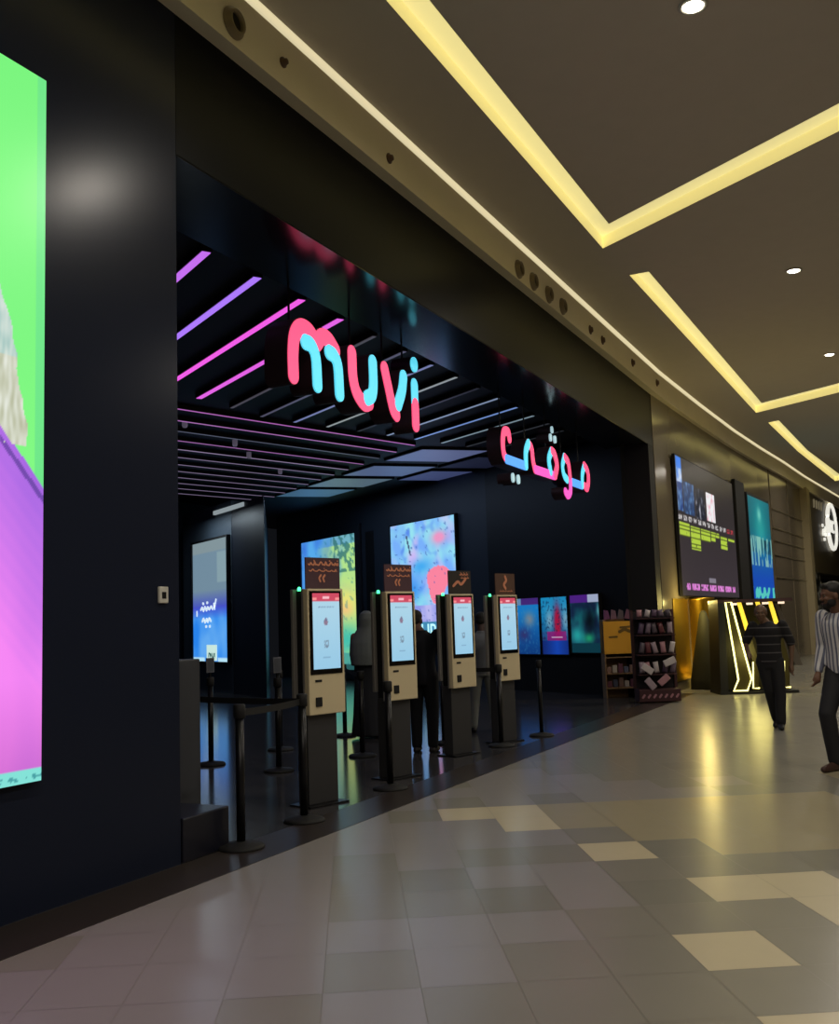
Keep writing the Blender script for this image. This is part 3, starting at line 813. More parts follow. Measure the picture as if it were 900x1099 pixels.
post(*PK, 'slim black queue post alone, right of the farthest ticket kiosk', r=.026)
post(7.32, 5.98, 'black queue post at the edge of near wall, ending the long belt')
belt(PA, PB, 'black belt from the nearest post to the post before the nearest kiosk')
belt(PB, (7.32, 5.98), 'long black belt running left from the post before the nearest kiosk')
belt(PD, PE, 'black belt between the framed-notice post and the post behind it')
belt(PF, PG, 'black belt between the two posts seen left of the woman in grey')
belt(PI_, PJ, 'black belt spanning between the third and the farthest ticket kiosk')
def notice(x, y, label, rz=A17, w=.11, h=.17, z=1.0):
    t = thing('post_top_notice', label, 'sign', (x, y, z), rz, 'small framed notices on posts')
    link('stem', BX((-.01, -.006, 0), (.01, .006, .06)), M_dark, t)
    link('frame', BX((-w/2, -.008, .05), (w/2, .008, .05+h)), mat('grey_notice_frame', (120, 122, 132), .4), t, bevel=.004)
    link('sheet', BX((-w/2+.012, -.010, .062), (w/2-.012, -.007, .038+h)), mat('grey_notice_sheet', (84, 88, 98), .5), t)
notice(*PD, 'small grey framed notice on top of queue post left of the nearest kiosk')
notice(*PC, 'small grey framed notice on the queue post under the blue poster')
# cash desk block deep inside, under the blue poster
# ------------------------------------------------------------------ display stands at right
t = thing('cardboard_display_stand', 'yellow cardboard display stand with shelves beside the low posters', 'display stand', (19.35, 5.17, 0), math.radians(-64))
w = .62
link('side_board', BX((-w/2, 0, 0), (-w/2+.02, .4, 1.5)), M_board, t)
link('side_board', BX((w/2-.02, 0, 0), (w/2, .4, 1.5)), M_board, t)
link('back_board', BX((-w/2, .38, 0), (w/2, .4, 1.5)), M_board, t)
link('header_box', BX((-w/2, -.01, .84), (w/2, .37, 1.46)), M_yellow, t)
bm = bmesh.new()
ribbon(bm, [(-.2, 1.16), (-.06, 1.165)], .018, -.016, -.011); ribbon(bm, [(0, 1.26), (.1, 1.3), (.2, 1.26)], .03, -.016, -.011); ribbon(bm, [(.02, 1.34), (.2, 1.35)], .02, -.016, -.011)
link('printed_marks', bm, mat('olive_print', (120, 90, 24), .6), t)
for z in (.78, .47, .2): link('shelf', BX((-w/2+.02, 0, z-.02), (w/2-.02, .38, z)), M_board, t)
rz_ = math.radians(-64); rot = Matrix.Translation((19.35, 5.17, 0)) @ Matrix.Rotation(rz_, 4, 'Z')
its = [mat('item_%d' % i, c, .6) for i, c in enumerate(((150, 120, 110), (190, 180, 170), (120, 70, 90), (90, 96, 120)))]
wh = ('left', 'centre-left', 'centre', 'centre-right', 'right')
for z, nm in ((.47, 'upper'), (.20, 'lower')):
    for i in range(5):
        o = link('snack_pack', BX((-.045, -.03, 0), (.045, .03, .12+.03*((i*7) % 3)), None), its[(i+int(z*10)) % 4], bevel=.012)
        o.matrix_world = rot @ Matrix.Translation((-.22+.11*i, .12, z+.001))
        tag(o, 'small snack pack on %s open shelf of yellow display stand, %s place' % (nm, wh[i]), 'snack pack', 'packs on the yellow stand')
for i in range(4):
    o = link('leaflet_pack', prism(bmesh.new(), [(-.06, 0, 0), (.06, 0, 0), (.05, 0, .16), (-.03, 0, .19)], (0, .03, 0)), mat('mauve_leaflet_%d' % i, ((110, 60, 110), (120, 90, 110), (90, 80, 90), (110, 70, 96))[i], .6))
    o.matrix_world = rot @ Matrix.Translation((-.2+.13*i, .15, 1.503)) @ Matrix.Rotation(.1*(i-1.5), 4, 'Y')
    tag(o, 'mauve pack standing on top of the yellow stand, %s' % ('far left', 'second from left', 'second from right', 'far right')[i], 'pack', 'packs on top of the yellow stand')
# merchandise rack
t = thing('merchandise_rack', 'dark maroon merchandise rack with hanging packets at end of black front', 'display rack', (18.3, 4.22, 0), math.radians(-64))
RW = .74
rr = Matrix.Translation((18.3, 4.22, 0)) @ Matrix.Rotation(math.radians(-64), 4, 'Z')
link('base_box', BX((-RW/2, -.02, .02), (RW/2, .42, .24)), M_red, t, bevel=.01)
for s in (-1, 1): link('upright', BX((s*RW/2-.025, .3, .24), (s*RW/2+.025, .35, 1.65)), M_red, t)
link('back_panel', BX((-RW/2+.025, .34, .24), (RW/2-.025, .36, 1.62)), mat('dark_rack_back', (28, 20, 26), .7), t)
for z in (.5, .85, 1.2, 1.5): link('shelf', BX((-RW/2+.025, .02, z-.015), (RW/2-.025, .34, z)), M_red, t)
bm = bmesh.new()
for i in range(7): ribbon(bm, [(-.31+.10*i, .10), (-.28+.10*i, .14)], .018, -.026, -.021)
link('printed_marks', bm, mat('pale_rose_print', (170, 120, 130), .6), t)
pc = [(170, 150, 160), (120, 104, 120), (180, 132, 140), (90, 80, 90), (200, 190, 190), (110, 60, 66), (96, 76, 100)]
pm = [mat('packet_%d' % i, c, .35) for i, c in enumerate(pc)]
ro = ('bottom', 'second', 'third', 'top'); co_ = ('far-left', 'left', 'middle', 'right', 'far-right')
for r_, z in enumerate((.5, .85, 1.2, 1.5)):
    for i in range(5):
        h = .20 if r_ < 3 else .13
        bm = bmesh.new(); tube(bm, [(0, 0, 0), (0, 0, h*.15), (0, 0, h*.8), (0, 0, h)], [(.05, .006), (.046, .03), (.046, .03), (.05, .006)], 12)
        o = link('snack_packet', bm, pm[(r_*3+i*2) % 7], smooth=True)
        o.matrix_world = rr @ Matrix.Translation((-.27+.135*i, .12, z+.022)) @ Matrix.Rotation(.25*math.sin(i*5+r_), 4, 'Y')
        tag(o, 'foil packet on the maroon rack, %s shelf from below, %s place' % (ro[r_], co_[i]), 'snack packet', 'packets on the maroon rack')
for i, (x, z, a_, c) in enumerate(((-.2, .60, .6, 4), (.08, .40, -.7, 2), (.2, .72, -.4, 4), (-.16, .34, .9, 0))):
    bm = BX((-.11, -.02, -.06), (.11, .02, .06))
    o = link('gift_box', bm, pm[c], bevel=.012)
    o.matrix_world = rr @ Matrix.Translation((x, -.02, z)) @ Matrix.Rotation(a_, 4, 'Y')
    tag(o, 'tilted pale box hooked on front of the maroon rack, %s' % ('lower left', 'lower centre', 'lower right', 'lowest one')[i], 'box', 'tilted boxes on the rack')

# ------------------------------------------------------------------ menu LED, pillar strip, tall poster on bronze wall
def along(P, Q):
    P, Q = Vector((*P, 0)), Vector((*Q, 0)); d = Q-P; return P, d.length, math.atan2(d.y, d.x)
P, L, ang = along((21.5, 4.44), (27.55, 4.215))
t = thing('film_listing_screen', 'large dark grey LED wall with film posters, yellow-green showtimes and pink line', 'screen', (P.x, P.y-.02, 1.93), ang)
link('cabinet', BX((0, -.06, 0), (L, 0, 3.02)), M_matte, t)
def listing(u, v):
    x = u*L; z = 1.93+v*3.02
    c = mix((58, 50, 56), (40, 36, 36), v)
    def post_(a, b, z0, z1): return a < x < b and z0 < z < z1
    if post_(.05, .5, 3.75, 4.93):
        c = mix((240, 232, 235), (40, 120, 220), .2+abs(fb(x, z, 3, 1))*1.2) if z > 4.4 else mix((30, 60, 120), (130, 180, 220), max(0, fb(x, z, 5, 2)+.2))
        if z > 4.7: c = (30, 120, 226)
    if post_(.58, 1.55, 3.72, 4.45): c = mix((36, 60, 100), (120, 170, 220), max(0, fb(x, z, 5, 4)+.1))
    if post_(1.72, 2.62, 3.70, 4.42): c = mix((24, 30, 44), (190, 190, 200), max(0, fb(x, z, 5, 7)+.05))
    if post_(2.0, 2.9, 3.70, 4.42) and x > 1.95+.0: c = c
    if post_(2.8, 3.7, 3.72, 4.42): c = mix((236, 238, 240), (230, 140, 160), max(0, fb(x, z, 6, 5)))
    if 3.55 < z < 3.66 and 0 < x < 5.9 and (x*2.2) % 1 < .7 and fb(x, z, 20, 1) > -.1: c = (200, 196, 196) if x < 4.9 else (190, 60, 70)
    cols_ = ((.05, .95, 3.22, 3.5), (1.05, 1.95, 2.95, 3.48), (2.05, 3.0, 3.22, 3.48), (3.1, 3.55, 3.25, 3.48), (3.6, 4.0, 3.38, 3.48), (4.15, 4.95, 3.12, 3.46), (5.1, 5.9, 3.36, 3.45))
    for a_, b_, z0, z1 in cols_:
        if post_(a_, b_, z0, z1): c = (176, 204, 66) if (z*14) % 1 > .18 and fb(x, z, 9, 3) > -.55 else (70, 80, 34)
    if 2.04 < z < 2.2 and .35 < x < 5.6 and (x*1.15) % 1 < .82 and fb(x, z, 12, 3) > -.25: c = mix((216, 120, 206), (236, 190, 236), max(0, fb(x, z, 14, 8)))
    if 2.24 < z < 2.36 and 2.6 < x < 3.3: c = (128, 122, 134)
    return c
picture('display', .02, L-.02, .02, 3.0, -.063, listing, 200, 110, M_scr, t)
P, L, ang = along((27.75, 4.2), (28.9, 4.14))
o = link('black_pilaster', BX((0, -.1, 0), (L, .0, 5.1)), M_matte, bevel=.01); o.location = (P.x, P.y-.02, 0); o.rotation_euler = (0, 0, ang)
tag(o, 'narrow black pilaster between the listing screen and tall teal poster', 'pilaster')
P, L, ang = along((29.35, 4.1), (32.4, 3.915))
t = thing('tall_poster_screen', 'tall teal and blue poster screen on bronze wall above the neon booth', 'screen', (P.x, P.y-.01, 1.93), ang)
link('frame', BX((-.04, -.08, -.04), (L+.04, 0, 2.98)), M_matte, t)
def tallp(u, v):
    c = mix((22, 80, 190), (22, 130, 140), min(1, max(0, (v-.2)*2)))
    c = mix(c, (30, 96, 110), .8*max(0, abs(u-.5)*2-.3)) if v > .45 else c
    c = mix(c, (150, 235, 215), .9*blob(u, v, .48, .84, .09, .07))
    c = mix(c, (60, 190, 180), .6*blob(u, v, .5, .66, .25, .2))
    k = noise.noise(Vector((u*14, v*2.5, 4)))
    if .32 < v < .62 and k > .05: c = mix(c, (170, 225, 205), .75)
    if .45 < v < .6 and k < -.2: c = mix(c, (30, 50, 60), .7)
    if v < .12 and noise.noise(Vector((u*9, v*10, 2))) > .05: c = (90, 215, 205)
    return c
picture('display', 0, L, 0, 2.9, -.084, tallp, 60, 100, screen_mat('lit_tall_poster', .8), t)

# gold-lit column and counter under the listing screen
t = thing('gold_column', 'gleaming gold half-round column lit from below, under the listing screen', 'column', (22.75, 4.30, 0))
bm = bmesh.new(); n = 28; prof = [(.42, .2), (.38, .26), (.34, .34), (.34, 1.85), (.36, 1.9)]
lathe(bm, prof, n); link('shaft', bm, M_gold, t, smooth=True)
link('foot', lathe(bmesh.new(), [(.5, 0), (.5, .16), (.44, .2)], n), mat('dark_bronze', (44, 36, 20), .3, metal=.7), t, smooth=True)
link('glow_ring', tube(bmesh.new(), [(.47*math.cos(a), .47*math.sin(a), .215) for a in [2*PI*k/28 for k in range(28)]], .014, 8, True), M_neony, t)
o = link('yellow_lit_wall', BX((0, -.02, .2), (1.25, 0, 1.88)), mat('yellow_light_gold', (176, 146, 56), .3, metal=.85)); o.location = (20.95, 4.475, 0); o.rotation_euler = (0, 0, -.03)  # gold colour stands in for yellow light on the brown wall
tag(o, 'lower bronze wall with painted yellow light, left of the gold column', 'wall panel')
bm = lathe(bmesh.new(), [(.34, 0), (.33, .2), (.22, .8), (.08, 1.55), (.03, 1.62)], 24)
o = link('draped_cone', bm, mat('dark_olive_cloth', (40, 38, 22), .8), smooth=True); o.location = (21.75, 4.02, 0)
tag(o, 'dark tapering cone-shaped stand before the yellow-lit wall', 'stand')
l = bpy.data.lights.new('column_uplight', 'POINT'); l.energy = 20; l.color = (1, .78, .2); l.shadow_soft_size = .16
q = bpy.data.objects.new('column_uplight', l); COL.objects.link(q); q.location = (22.2, 3.75, .35)
l = bpy.data.lights.new('column_downlight', 'POINT'); l.energy = 35; l.color = (1, .8, .25); l.shadow_soft_size = .05
q = bpy.data.objects.new('column_downlight', l); COL.objects.link(q); q.location = (21.3, 4.0, 1.8)
o = link('grey_door_panel', BX((0, -.03, 0), (1.9, 0, 1.86)), mat('grey_door_leaf', (84, 78, 80), .35), bevel=.006); o.location = (24.2, 4.355, 0); o.rotation_euler = (0, 0, -.04)
tag(o, 'plain grey door panel under the right half of listing screen', 'door')

# ------------------------------------------------------------------ neon booth
t = thing('neon_booth', 'dark booth outlined with slanting yellow neon beams, behind the walking man', 'booth', (20.17, 3.32, 0), math.atan2(-.9, .4))
link('plinth', BX((-.18, -.02, 0), (1.3, .8, .05)), M_matte, t)
link('side_wall', prism(bmesh.new(), [(-.17, .0, .05), (-.02, .0, .05), (.0, .0, 1.74), (-.12, .0, 1.74)], (0, .75, 0)), M_matte, t)
link('roof', BX((-.12, .0, 1.74), (1.3, .78, 1.80)), mat('booth_roof', (70, 44, 48), .5), t)
link('back_wall', BX((-.02, .68, .05), (1.3, .75, 1.74)), M_olive, t)
def beam(dx, w, m, dep):
    pl = [(.02+dx, 1.75), (.13*w+dx, 1.75), (.31+dx, .83), (.42+dx, .29), (.33+dx, .07), (.07+dx, .07), (.17+dx, .28)]
    b0 = link('slanting_beam', prism(bmesh.new(), [(x, 0, z) for x, z in pl], (0, dep, 0)), M_olive, t)
    link('neon_outline', tube(bmesh.new(), [(x, -.02, z) for x, z in pl], .017, 8, True), m, b0)
beam(0, 1, M_neon, .12)
for dx in (.27, .62, .86): 
    pl = [(dx, 1.74), (.08+dx, 1.74), (.34+dx, .6), (.30+dx, .07), (.2+dx, .07), (.23+dx, .6)]
    b0 = link('slanting_beam', prism(bmesh.new(), [(x, .1, z) for x, z in pl], (0, .1, 0)), M_olive, t)
    link('neon_band', prism(bmesh.new(), [(x, .085, z) for x, z in pl[:2]+[(.21+dx, 1.2), (.12+dx, 1.2)]], (0, .014, 0)), M_neony, b0)
    link('neon_foot', tube(bmesh.new(), [(.23+dx, .09, .6), (.2+dx, .09, .1), (.32+dx, .09, .1)], .014, 8), M_neon, b0)
link('silver_end_panel', prism(bmesh.new(), [(1.05, .3, 1.7), (1.13, .3, 1.7), (1.5, .3, .5), (1.36, .3, .5)], (0, .1, 0)), mat('silver_panel', (130, 124, 116), .3, metal=.6), t)
link('white_highlight', BX((1.22, .27, .98), (1.32, .3, 1.08)), mat('white_glow', (240, 235, 225), .4, emit=(220, 215, 205), strength=1), t)  # glowing patch standing in for a white highlight on the silver panel
for i in range(4):
    link('top_lamp', BX((.12+.3*i, -.02, 1.69), (.24+.3*i, 0, 1.73)), mat('warm_white_lamp', (250, 235, 215), .4, emit=(245, 215, 190), strength=1.0), t)
l = bpy.data.lights.new('neon_glow', 'POINT'); l.energy = 10; l.color = (1, .85, .25); l.shadow_soft_size = .2
q = bpy.data.objects.new('neon_glow', l); COL.objects.link(q); q.location = (20.0, 2.75, .8)

# ------------------------------------------------------------------ far shop
struct('trim_4', BX((38.9, 3.25, 0), (40.0, 3.75, 6.0)), M_trim)
FS = [(40.1, 3.38), (44, 3.10), (48, 2.78), (52, 2.4)]
struct('wall_far_sign', strip(bmesh.new(), FS, 3.0, 6.4, .3), M_shop)
struct('wall_far_shop', strip(bmesh.new(), FS, 0, 3.0, .3, 1.2), M_shopdark)
o = link('mosaic_column', BX((0, 0, 0), (1.9, .3, 3.0)), M_matte); o.location = (40.15, 3.38, 0); o.rotation_euler = (0, 0, -.08)
mm = mat('black_white_mosaic', (20, 20, 20), .3); nt = mm.node_tree; b_ = nt.nodes['Principled BSDF']
vo = nt.nodes.new('ShaderNodeTexVoronoi'); vo.inputs['Scale'].default_value = 5; tc = nt.nodes.new('ShaderNodeTexCoord')
cr = nt.nodes.new('ShaderNodeValToRGB'); cr.color_ramp.interpolation = 'CONSTANT'
cr.color_ramp.elements[0].color = (.015, .015, .015, 1); cr.color_ramp.elements[1].position = .72; cr.color_ramp.elements[1].color = (.5, .5, .48, 1)
sp = nt.nodes.new('ShaderNodeSeparateColor')
nt.links.new(tc.outputs['Object'], vo.inputs['Vector']); nt.links.new(vo.outputs['Color'], sp.inputs[0]); nt.links.new(sp.outputs[0], cr.inputs[0]); nt.links.new(cr.outputs[0], b_.inputs['Base Color'])
o.data.materials.clear(); o.data.materials.append(mm)
tag(o, 'black and white mosaic column at the entrance of the far shop', 'column')
P, L, ang = along((44.5, 3.06), (47.5, 2.82))
M_lit = mat('white_sign_light', (250, 250, 245), .4, emit=(226, 224, 214), strength=1.0)
t = thing('round_shop_sign', 'round white ring sign with two letters on the far taupe shopfront', 'sign', (45.2, 2.98, 4.98), ang)
link('ring', tube(bmesh.new(), [(1.02*math.cos(a), -.08, .92*math.sin(a)) for a in [2*PI*k/40 for k in range(40)]], .085, 8, True), M_lit, t)
link('backing', prism(bmesh.new(), [(1.0*math.cos(2*PI*k/40), -.06, .9*math.sin(2*PI*k/40)) for k in range(40)], (0, .05, 0)), mat('sign_backing', (40, 36, 30), .5), t)
text('lettering', 'NC', .75, Matrix.Translation((0, -.09, -.25)) @ UPRIGHT, M_lit, t, .02)
t = thing('small_side_sign', 'small white script sign left of the round ring sign', 'sign', (43.3, 3.12, 4.55), ang)
bm = bmesh.new()
for pts in ([(-.35, 0), (-.2, .15), (-.05, 0), (.1, .2), (.3, .0)], [(-.3, .35), (-.2, .35)], [(.3, .0), (.35, .3)], [(-.1, -.2), (.1, -.18)]): ribbon(bm, pts, .06, -.07, -.02)
link('script', bm, M_lit, t)
t = thing('small_letter_row', 'row of four tiny faint letters high on the far shopfront', 'sign', (41.5, 3.28, 5.65), ang)
bm = bmesh.new()
for i in range(4):
    ribbon(bm, [(i*.55, -.12), (i*.55+.05, .12)], .05, -.07, -.02)
link('lettering', bm, mat('faint_letters', (170, 160, 135), .5, emit=(120, 112, 90), strength=.5), t)

# ------------------------------------------------------------------ people
def solid(name, bm, mats, parent, vox=.011, smooth_it=6, extra=None):
    me = bpy.data.meshes.new(name); bm.to_mesh(me); bm.free()
    t_ = bpy.data.objects.new(name+'_tmp', me); COL.objects.link(t_)
    r = t_.modifiers.new('r', 'REMESH'); r.mode = 'VOXEL'; r.voxel_size = vox
    s = t_.modifiers.new('s', 'SMOOTH'); s.iterations = smooth_it; s.factor = .5
    dg = bpy.context.evaluated_depsgraph_get(); dg.update()
    m2 = bpy.data.meshes.new_from_object(t_.evaluated_get(dg)); m2.name = name
    bpy.data.objects.remove(t_)
    m2.materials.clear()
    for m in (mats if isinstance(mats, list) else [mats]): m2.materials.append(m)
    for p in m2.polygons: p.use_smooth = True
    o = bpy.data.objects.new(name, m2); COL.objects.link(o)
    if parent: o.parent = parent
    return o
def limb(bm, pts, rs, n=14):
    P = [Vector(p) for p in pts]; Q = []; R = []
    for i in range(len(P)-1):
        for k in range(4):
            Q.append(P[i].lerp(P[i+1], k/4))
            a, b = rs[i], rs[i+1]
            R.append(a+(b-a)*k/4)
    Q.append(P[-1]); R.append(rs[-1])
    tube(bm, Q, R, n)
    for p, r in zip(P, rs): ball(bm, p, r*.99)
def stack(bm, S, n=20):
    """torso from ellipses (x, y, z, rx, ry)"""
    rings = [[bm.verts.new((x+rx*math.cos(2*PI*k/n), y+ry*math.sin(2*PI*k/n), z)) for k in range(n)] for x, y, z, rx, ry in S]
    for A, B in zip(rings, rings[1:]):
        for k in range(n): bm.faces.new((A[k], A[(k+1) % n], B[(k+1) % n], B[k]))
    bm.faces.new(rings[0][::-1]); bm.faces.new(rings[-1])
def hand(bm, wrist, d, side, palm_n):
    """relaxed hand: d fingers' direction, side = towards the thumb, palm_n = palm normal"""
    w, d, s, pn = Vector(wrist), Vector(d).normalized(), Vector(side).normalized(), Vector(palm_n).normalized()
    limb(bm, [w, w+d*.045, w+d*.09], [.024, .034, .036])
    tube(bm, [w+d*.02-s*.012, w+d*.09-s*.02], .017, 8); tube(bm, [w+d*.02+s*.012, w+d*.09+s*.02], .017, 8)
    for i, L in enumerate((.070, .078, .072, .056)):
        o_ = s*(.030-.020*i); b = w+d*.088+o_
        limb(bm, [b, b+d*L*.5+pn*.006, b+d*L*.8+pn*.022, b+d*L*.95+pn*.038], [.0095, .009, .0082, .007], 8)
    b = w+d*.03+s*.03
    limb(bm, [b, b+d*.03+s*.022, b+d*.06+s*.022+pn*.012], [.013, .011, .009], 8)
def head_mesh(bm, c, yawd=0, tilt=0, s=1.0):
    M = Matrix.Translation(Vector(c)) @ Matrix.Rotation(math.radians(yawd), 4, 'Z') @ Matrix.Rotation(math.radians(tilt), 4, 'X') @ Matrix.Scale(s, 4)
    R3 = M.to_3x3().to_4x4(); R3 = Matrix.Rotation(math.radians(yawd), 4, 'Z') @ Matrix.Rotation(math.radians(tilt), 4, 'X')
    def B(p, r): ball(bm, M @ Vector(p), tuple(k*s for k in r), R3)
    B((0, -.005, .03), (.076, .094, .088)); B((0, .02, -.035), (.060, .068, .075)); B((0, .055, -.085), (.030, .026, .026))
    B((0, .098, -.022), (.013, .020, .014)); B((0, .092, .0), (.010, .012, .028)); B((0, .083, .028), (.055, .014, .010))
    B((0, .082, -.058), (.024, .014, .009)); B((.036, .074, -.02), (.022, .018, .018)); B((-.036, .074, -.02), (.022, .018, .018))
    for q in (-1, 1): B((q*.078, -.008, -.01), (.010, .020, .032))
    return M, R3
def face_parts(body, M, s, hair_m, beard=None, bald=False):
    for q in (-1, 1):
        bm = bmesh.new(); ball(bm, M @ Vector((q*.031, .078, .008)), .0115*s); link('eye', bm, mat('eye_dark', (84, 74, 66), .4), body, smooth=True)
    bm = bmesh.new(); ball(bm, M @ Vector((0, .094, -.060)), (.022*s, .006*s, .005*s)); link('mouth', bm, mat('lip', (96, 50, 44), .5), body, smooth=True)

def person(name, label, loc, face_dir, H, pose, skin, shirt_m, trouser_m, shoe_m, hair_m, bald=False, beard=None, long_sleeve=False, collar=None):
    ang = math.atan2(face_dir[1], face_dir[0])-PI/2
    t = thing(name, label, 'person', (loc[0], loc[1], 0), ang)
    k = H/1.72
    P = {a: Vector(b)*k for a, b in pose.items()}
    ms = mat('skin', skin, .6); bm = bmesh.new()
    M, R3 = head_mesh(bm, P['head'], HEADYAW.get(label[:12], 0), -6, k*1.02)
    hip = (P['hipL']+P['hipR'])/2; sho = (P['shL']+P['shR'])/2
    limb(bm, [sho+Vector((0, -.005, .0)), P['head']+Vector((0, -.02, -.06))*k], [.066*k, .056*k])
    def torso(bm, e, z0=-.10):
        S = []
        for f_, rx, ry in ((z0, .150, .105), (0, .160, .115), (.12, .158, .115), (.3, .148, .108), (.5, .150, .110), (.7, .170, .115), (.86, .180, .112), (.95, .165, .095), (1.02, .105, .075), (1.07, .066, .060)):
            c = hip.lerp(sho, f_); S.append((c.x, c.y, c.z, (rx+e)*k, (ry+e)*k))
        stack(bm, S)
    torso(bm, -.012)
    for s in 'LR':
        limb(bm, [P['sh'+s], P['el'+s], P['wr'+s]], [.050*k, .038*k, .026*k])
        d = P['wr'+s]-P['el'+s]; sd = Vector((0, 1, 0)) if abs(d.normalized().y) < .8 else Vector((0, 0, 1))
        inward = Vector((-1 if s == 'L' else 1, 0, 0))
        hand(bm, P['wr'+s], d, sd, inward)
        limb(bm, [P['hip'+s], P['kn'+s], P['an'+s]], [.085*k, .056*k, .040*k])
        limb(bm, [P['an'+s]+Vector((0, -.02, -.02)), P['to'+s]], [.038*k, .028*k])
    body = solid('body', bm, ms, t, .0095, 3)
    face_parts(body, M, k, hair_m)
    bm = bmesh.new(); torso(bm, .012, -.16)
    sp_, ep = ('wr', 1) if long_sleeve else ('el', .75)
    for s in 'LR':
        a, e_, w_ = P['sh'+s], P['el'+s], P['wr'+s]
        if long_sleeve: limb(bm, [a, e_, e_.lerp(w_, .93)], [.068*k, .055*k, .042*k])
        else: limb(bm, [a, a.lerp(e_, .5), a.lerp(e_, .88)], [.070*k, .066*k, .062*k])
    tube(bm, [sho+Vector((0, -.005, .01)), sho+Vector((0, -.005, .055))*1], [.082*k, .070*k], 18)
    link_shirt = solid('shirt', bm, shirt_m, t, .012, 5)
    bm = bmesh.new()
    c = hip
    stack(bm, [(c.x, c.y, c.z-.10*k, .155*k, .118*k), (c.x, c.y, c.z, .166*k, .122*k), (c.x, c.y, c.z+.10*k, .160*k, .118*k)])
    for s in 'LR':
        an = P['an'+s]; kn = P['kn'+s]
        limb(bm, [P['hip'+s], kn, kn.lerp(an, .96)], [.105*k, .078*k, .066*k])
    solid('trousers', bm, trouser_m, t, .012, 6)
    for s in 'LR':
        bm = bmesh.new(); an, to = P['an'+s], P['to'+s]
        d = (to-an); hd = Vector((d.x, d.y, 0)).normalized()
        heel = an-hd*.045; heel.z = max(.03, an.z-.055)
        to2 = to.copy(); to2.z = max(.028, to.z)
        limb(bm, [heel, heel.lerp(to2, .5)+Vector((0, 0, .01)), to2+hd*.03], [.042, .044, .032])
        limb(bm, [an, heel.lerp(to2, .25)], [.046, .044])
        solid('shoe', bm, shoe_m, t, .010, 4)
    bm = bmesh.new()
    if bald:
        for q in (-1, 1): ball(bm, M @ Vector((q*.062, -.03, .03)), (.024*k, .06*k, .04*k), R3)
        ball(bm, M @ Vector((0, -.075, .02)), (.06*k, .03*k, .05*k), R3)
    else:
        ball(bm, M @ Vector((0, -.018, .055)), (.085*k, .096*k, .080*k), R3); ball(bm, M @ Vector((0, -.055, .01)), (.076*k, .052*k, .065*k), R3)
        ball(bm, M @ Vector((0, .045, .095)), (.06*k, .045*k, .03*k), R3)
    solid('hair', bm, hair_m, t, .009, 3)
    if beard:
        bm = bmesh.new(); ball(bm, M @ Vector((0, .058, -.085)), (.046*k, .042*k, .034*k), R3)
        for q in (-1, 1): ball(bm, M @ Vector((q*.048, .03, -.06)), (.022*k, .045*k, .04*k), R3)
        ball(bm, M @ Vector((0, .093, -.043)), (.03*k, .012*k, .007*k), R3)
        solid('beard', bm, beard, t, .008, 2)
    return t
HEADYAW = {}
def base_pose(**kw):
    p = dict(head=(0, .03, 1.60), shL=(-.19, 0, 1.40), shR=(.19, 0, 1.40), elL=(-.25, -.03, 1.12), elR=(.25, -.03, 1.12),
             wrL=(-.25, .05, .88), wrR=(.25, .05, .88), hipL=(-.09, 0, .90), hipR=(.09, 0, .90), knL=(-.10, .03, .49), knR=(.10, .03, .49),
             anL=(-.10, 0, .08), anR=(.10, 0, .08), toL=(-.11, .14, .03), toR=(.11, .14, .03))
    p.update(kw); return p
# In these local frames the figure looks along +y, its left hand is at -x
man_polo = base_pose(head=(.10, .05, 1.56), shL=(-.17, .01, 1.39), shR=(.22, .0, 1.385), elL=(-.27, -.05, 1.12), wrL=(-.25, .0, .86),
                     elR=(.34, -.07, 1.15), wrR=(.29, .10, 1.02), hipL=(-.06, 0, .90), hipR=(.11, 0, .90), knL=(-.09, .10, .50), knR=(.05, .02, .49),
                     anL=(-.08, .20, .08), anR=(.0, -.12, .10), toL=(-.10, .34, .03), toR=(.01, .0, .03))
cam_dir = Vector((-14.41, -1.84)).normalized()
m_polo = stripes('black_polo_grey_lines', (28, 26, 30), (84, 82, 84), 2, 9.0, .86)
person('person', 'person walking towards us in dark polo shirt with thin pale stripes and dark trousers', (14.41, 1.80), (cam_dir.x, cam_dir.y+.10), 1.68, man_polo,
       (112, 84, 64), m_polo, mat('black_trousers', (22, 21, 24), .8), mat('black_shoes', (16, 15, 16), .5), mat('grey_hair', (90, 80, 70), .8), bald=True)
man_shirt = base_pose(head=(.0, .10, 1.60), shL=(-.18, .03, 1.41), shR=(.18, .0, 1.41), elL=(-.24, -.10, 1.16), wrL=(-.25, .02, .93), elR=(.22, -.02, 1.13), wrR=(.20, .10, .90),
                      hipL=(-.08, -.02, .92), hipR=(.08, -.02, .92), knL=(-.09, .04, .50), knR=(.09, .18, .52), anL=(-.10, -.30, .16), anR=(.09, .10, .08), toL=(-.10, -.18, .04), toR=(.09, .27, .03))
m_sh = stripes('white_shirt_blue_stripes', (206, 204, 204), (104, 108, 128), 0, 22.0, .60)
left_v = Vector((-.4352, .9003)); tow = Vector((-.9, -.43))
HEADYAW['person at ri'] = -38
fd = (left_v*.75+tow*.55)
person('person', 'person at right edge in white shirt with blue stripes and dark trousers, walking left', (10.70, .68), (fd.x, fd.y), 1.79, man_shirt,
       (104, 72, 54), m_sh, mat('charcoal_trousers', (30, 30, 34), .8), mat('brown_sandals', (66, 42, 34), .6), mat('black_hair', (14, 12, 12), .6), beard=mat('black_beard', (20, 15, 13), .8), long_sleeve=True)
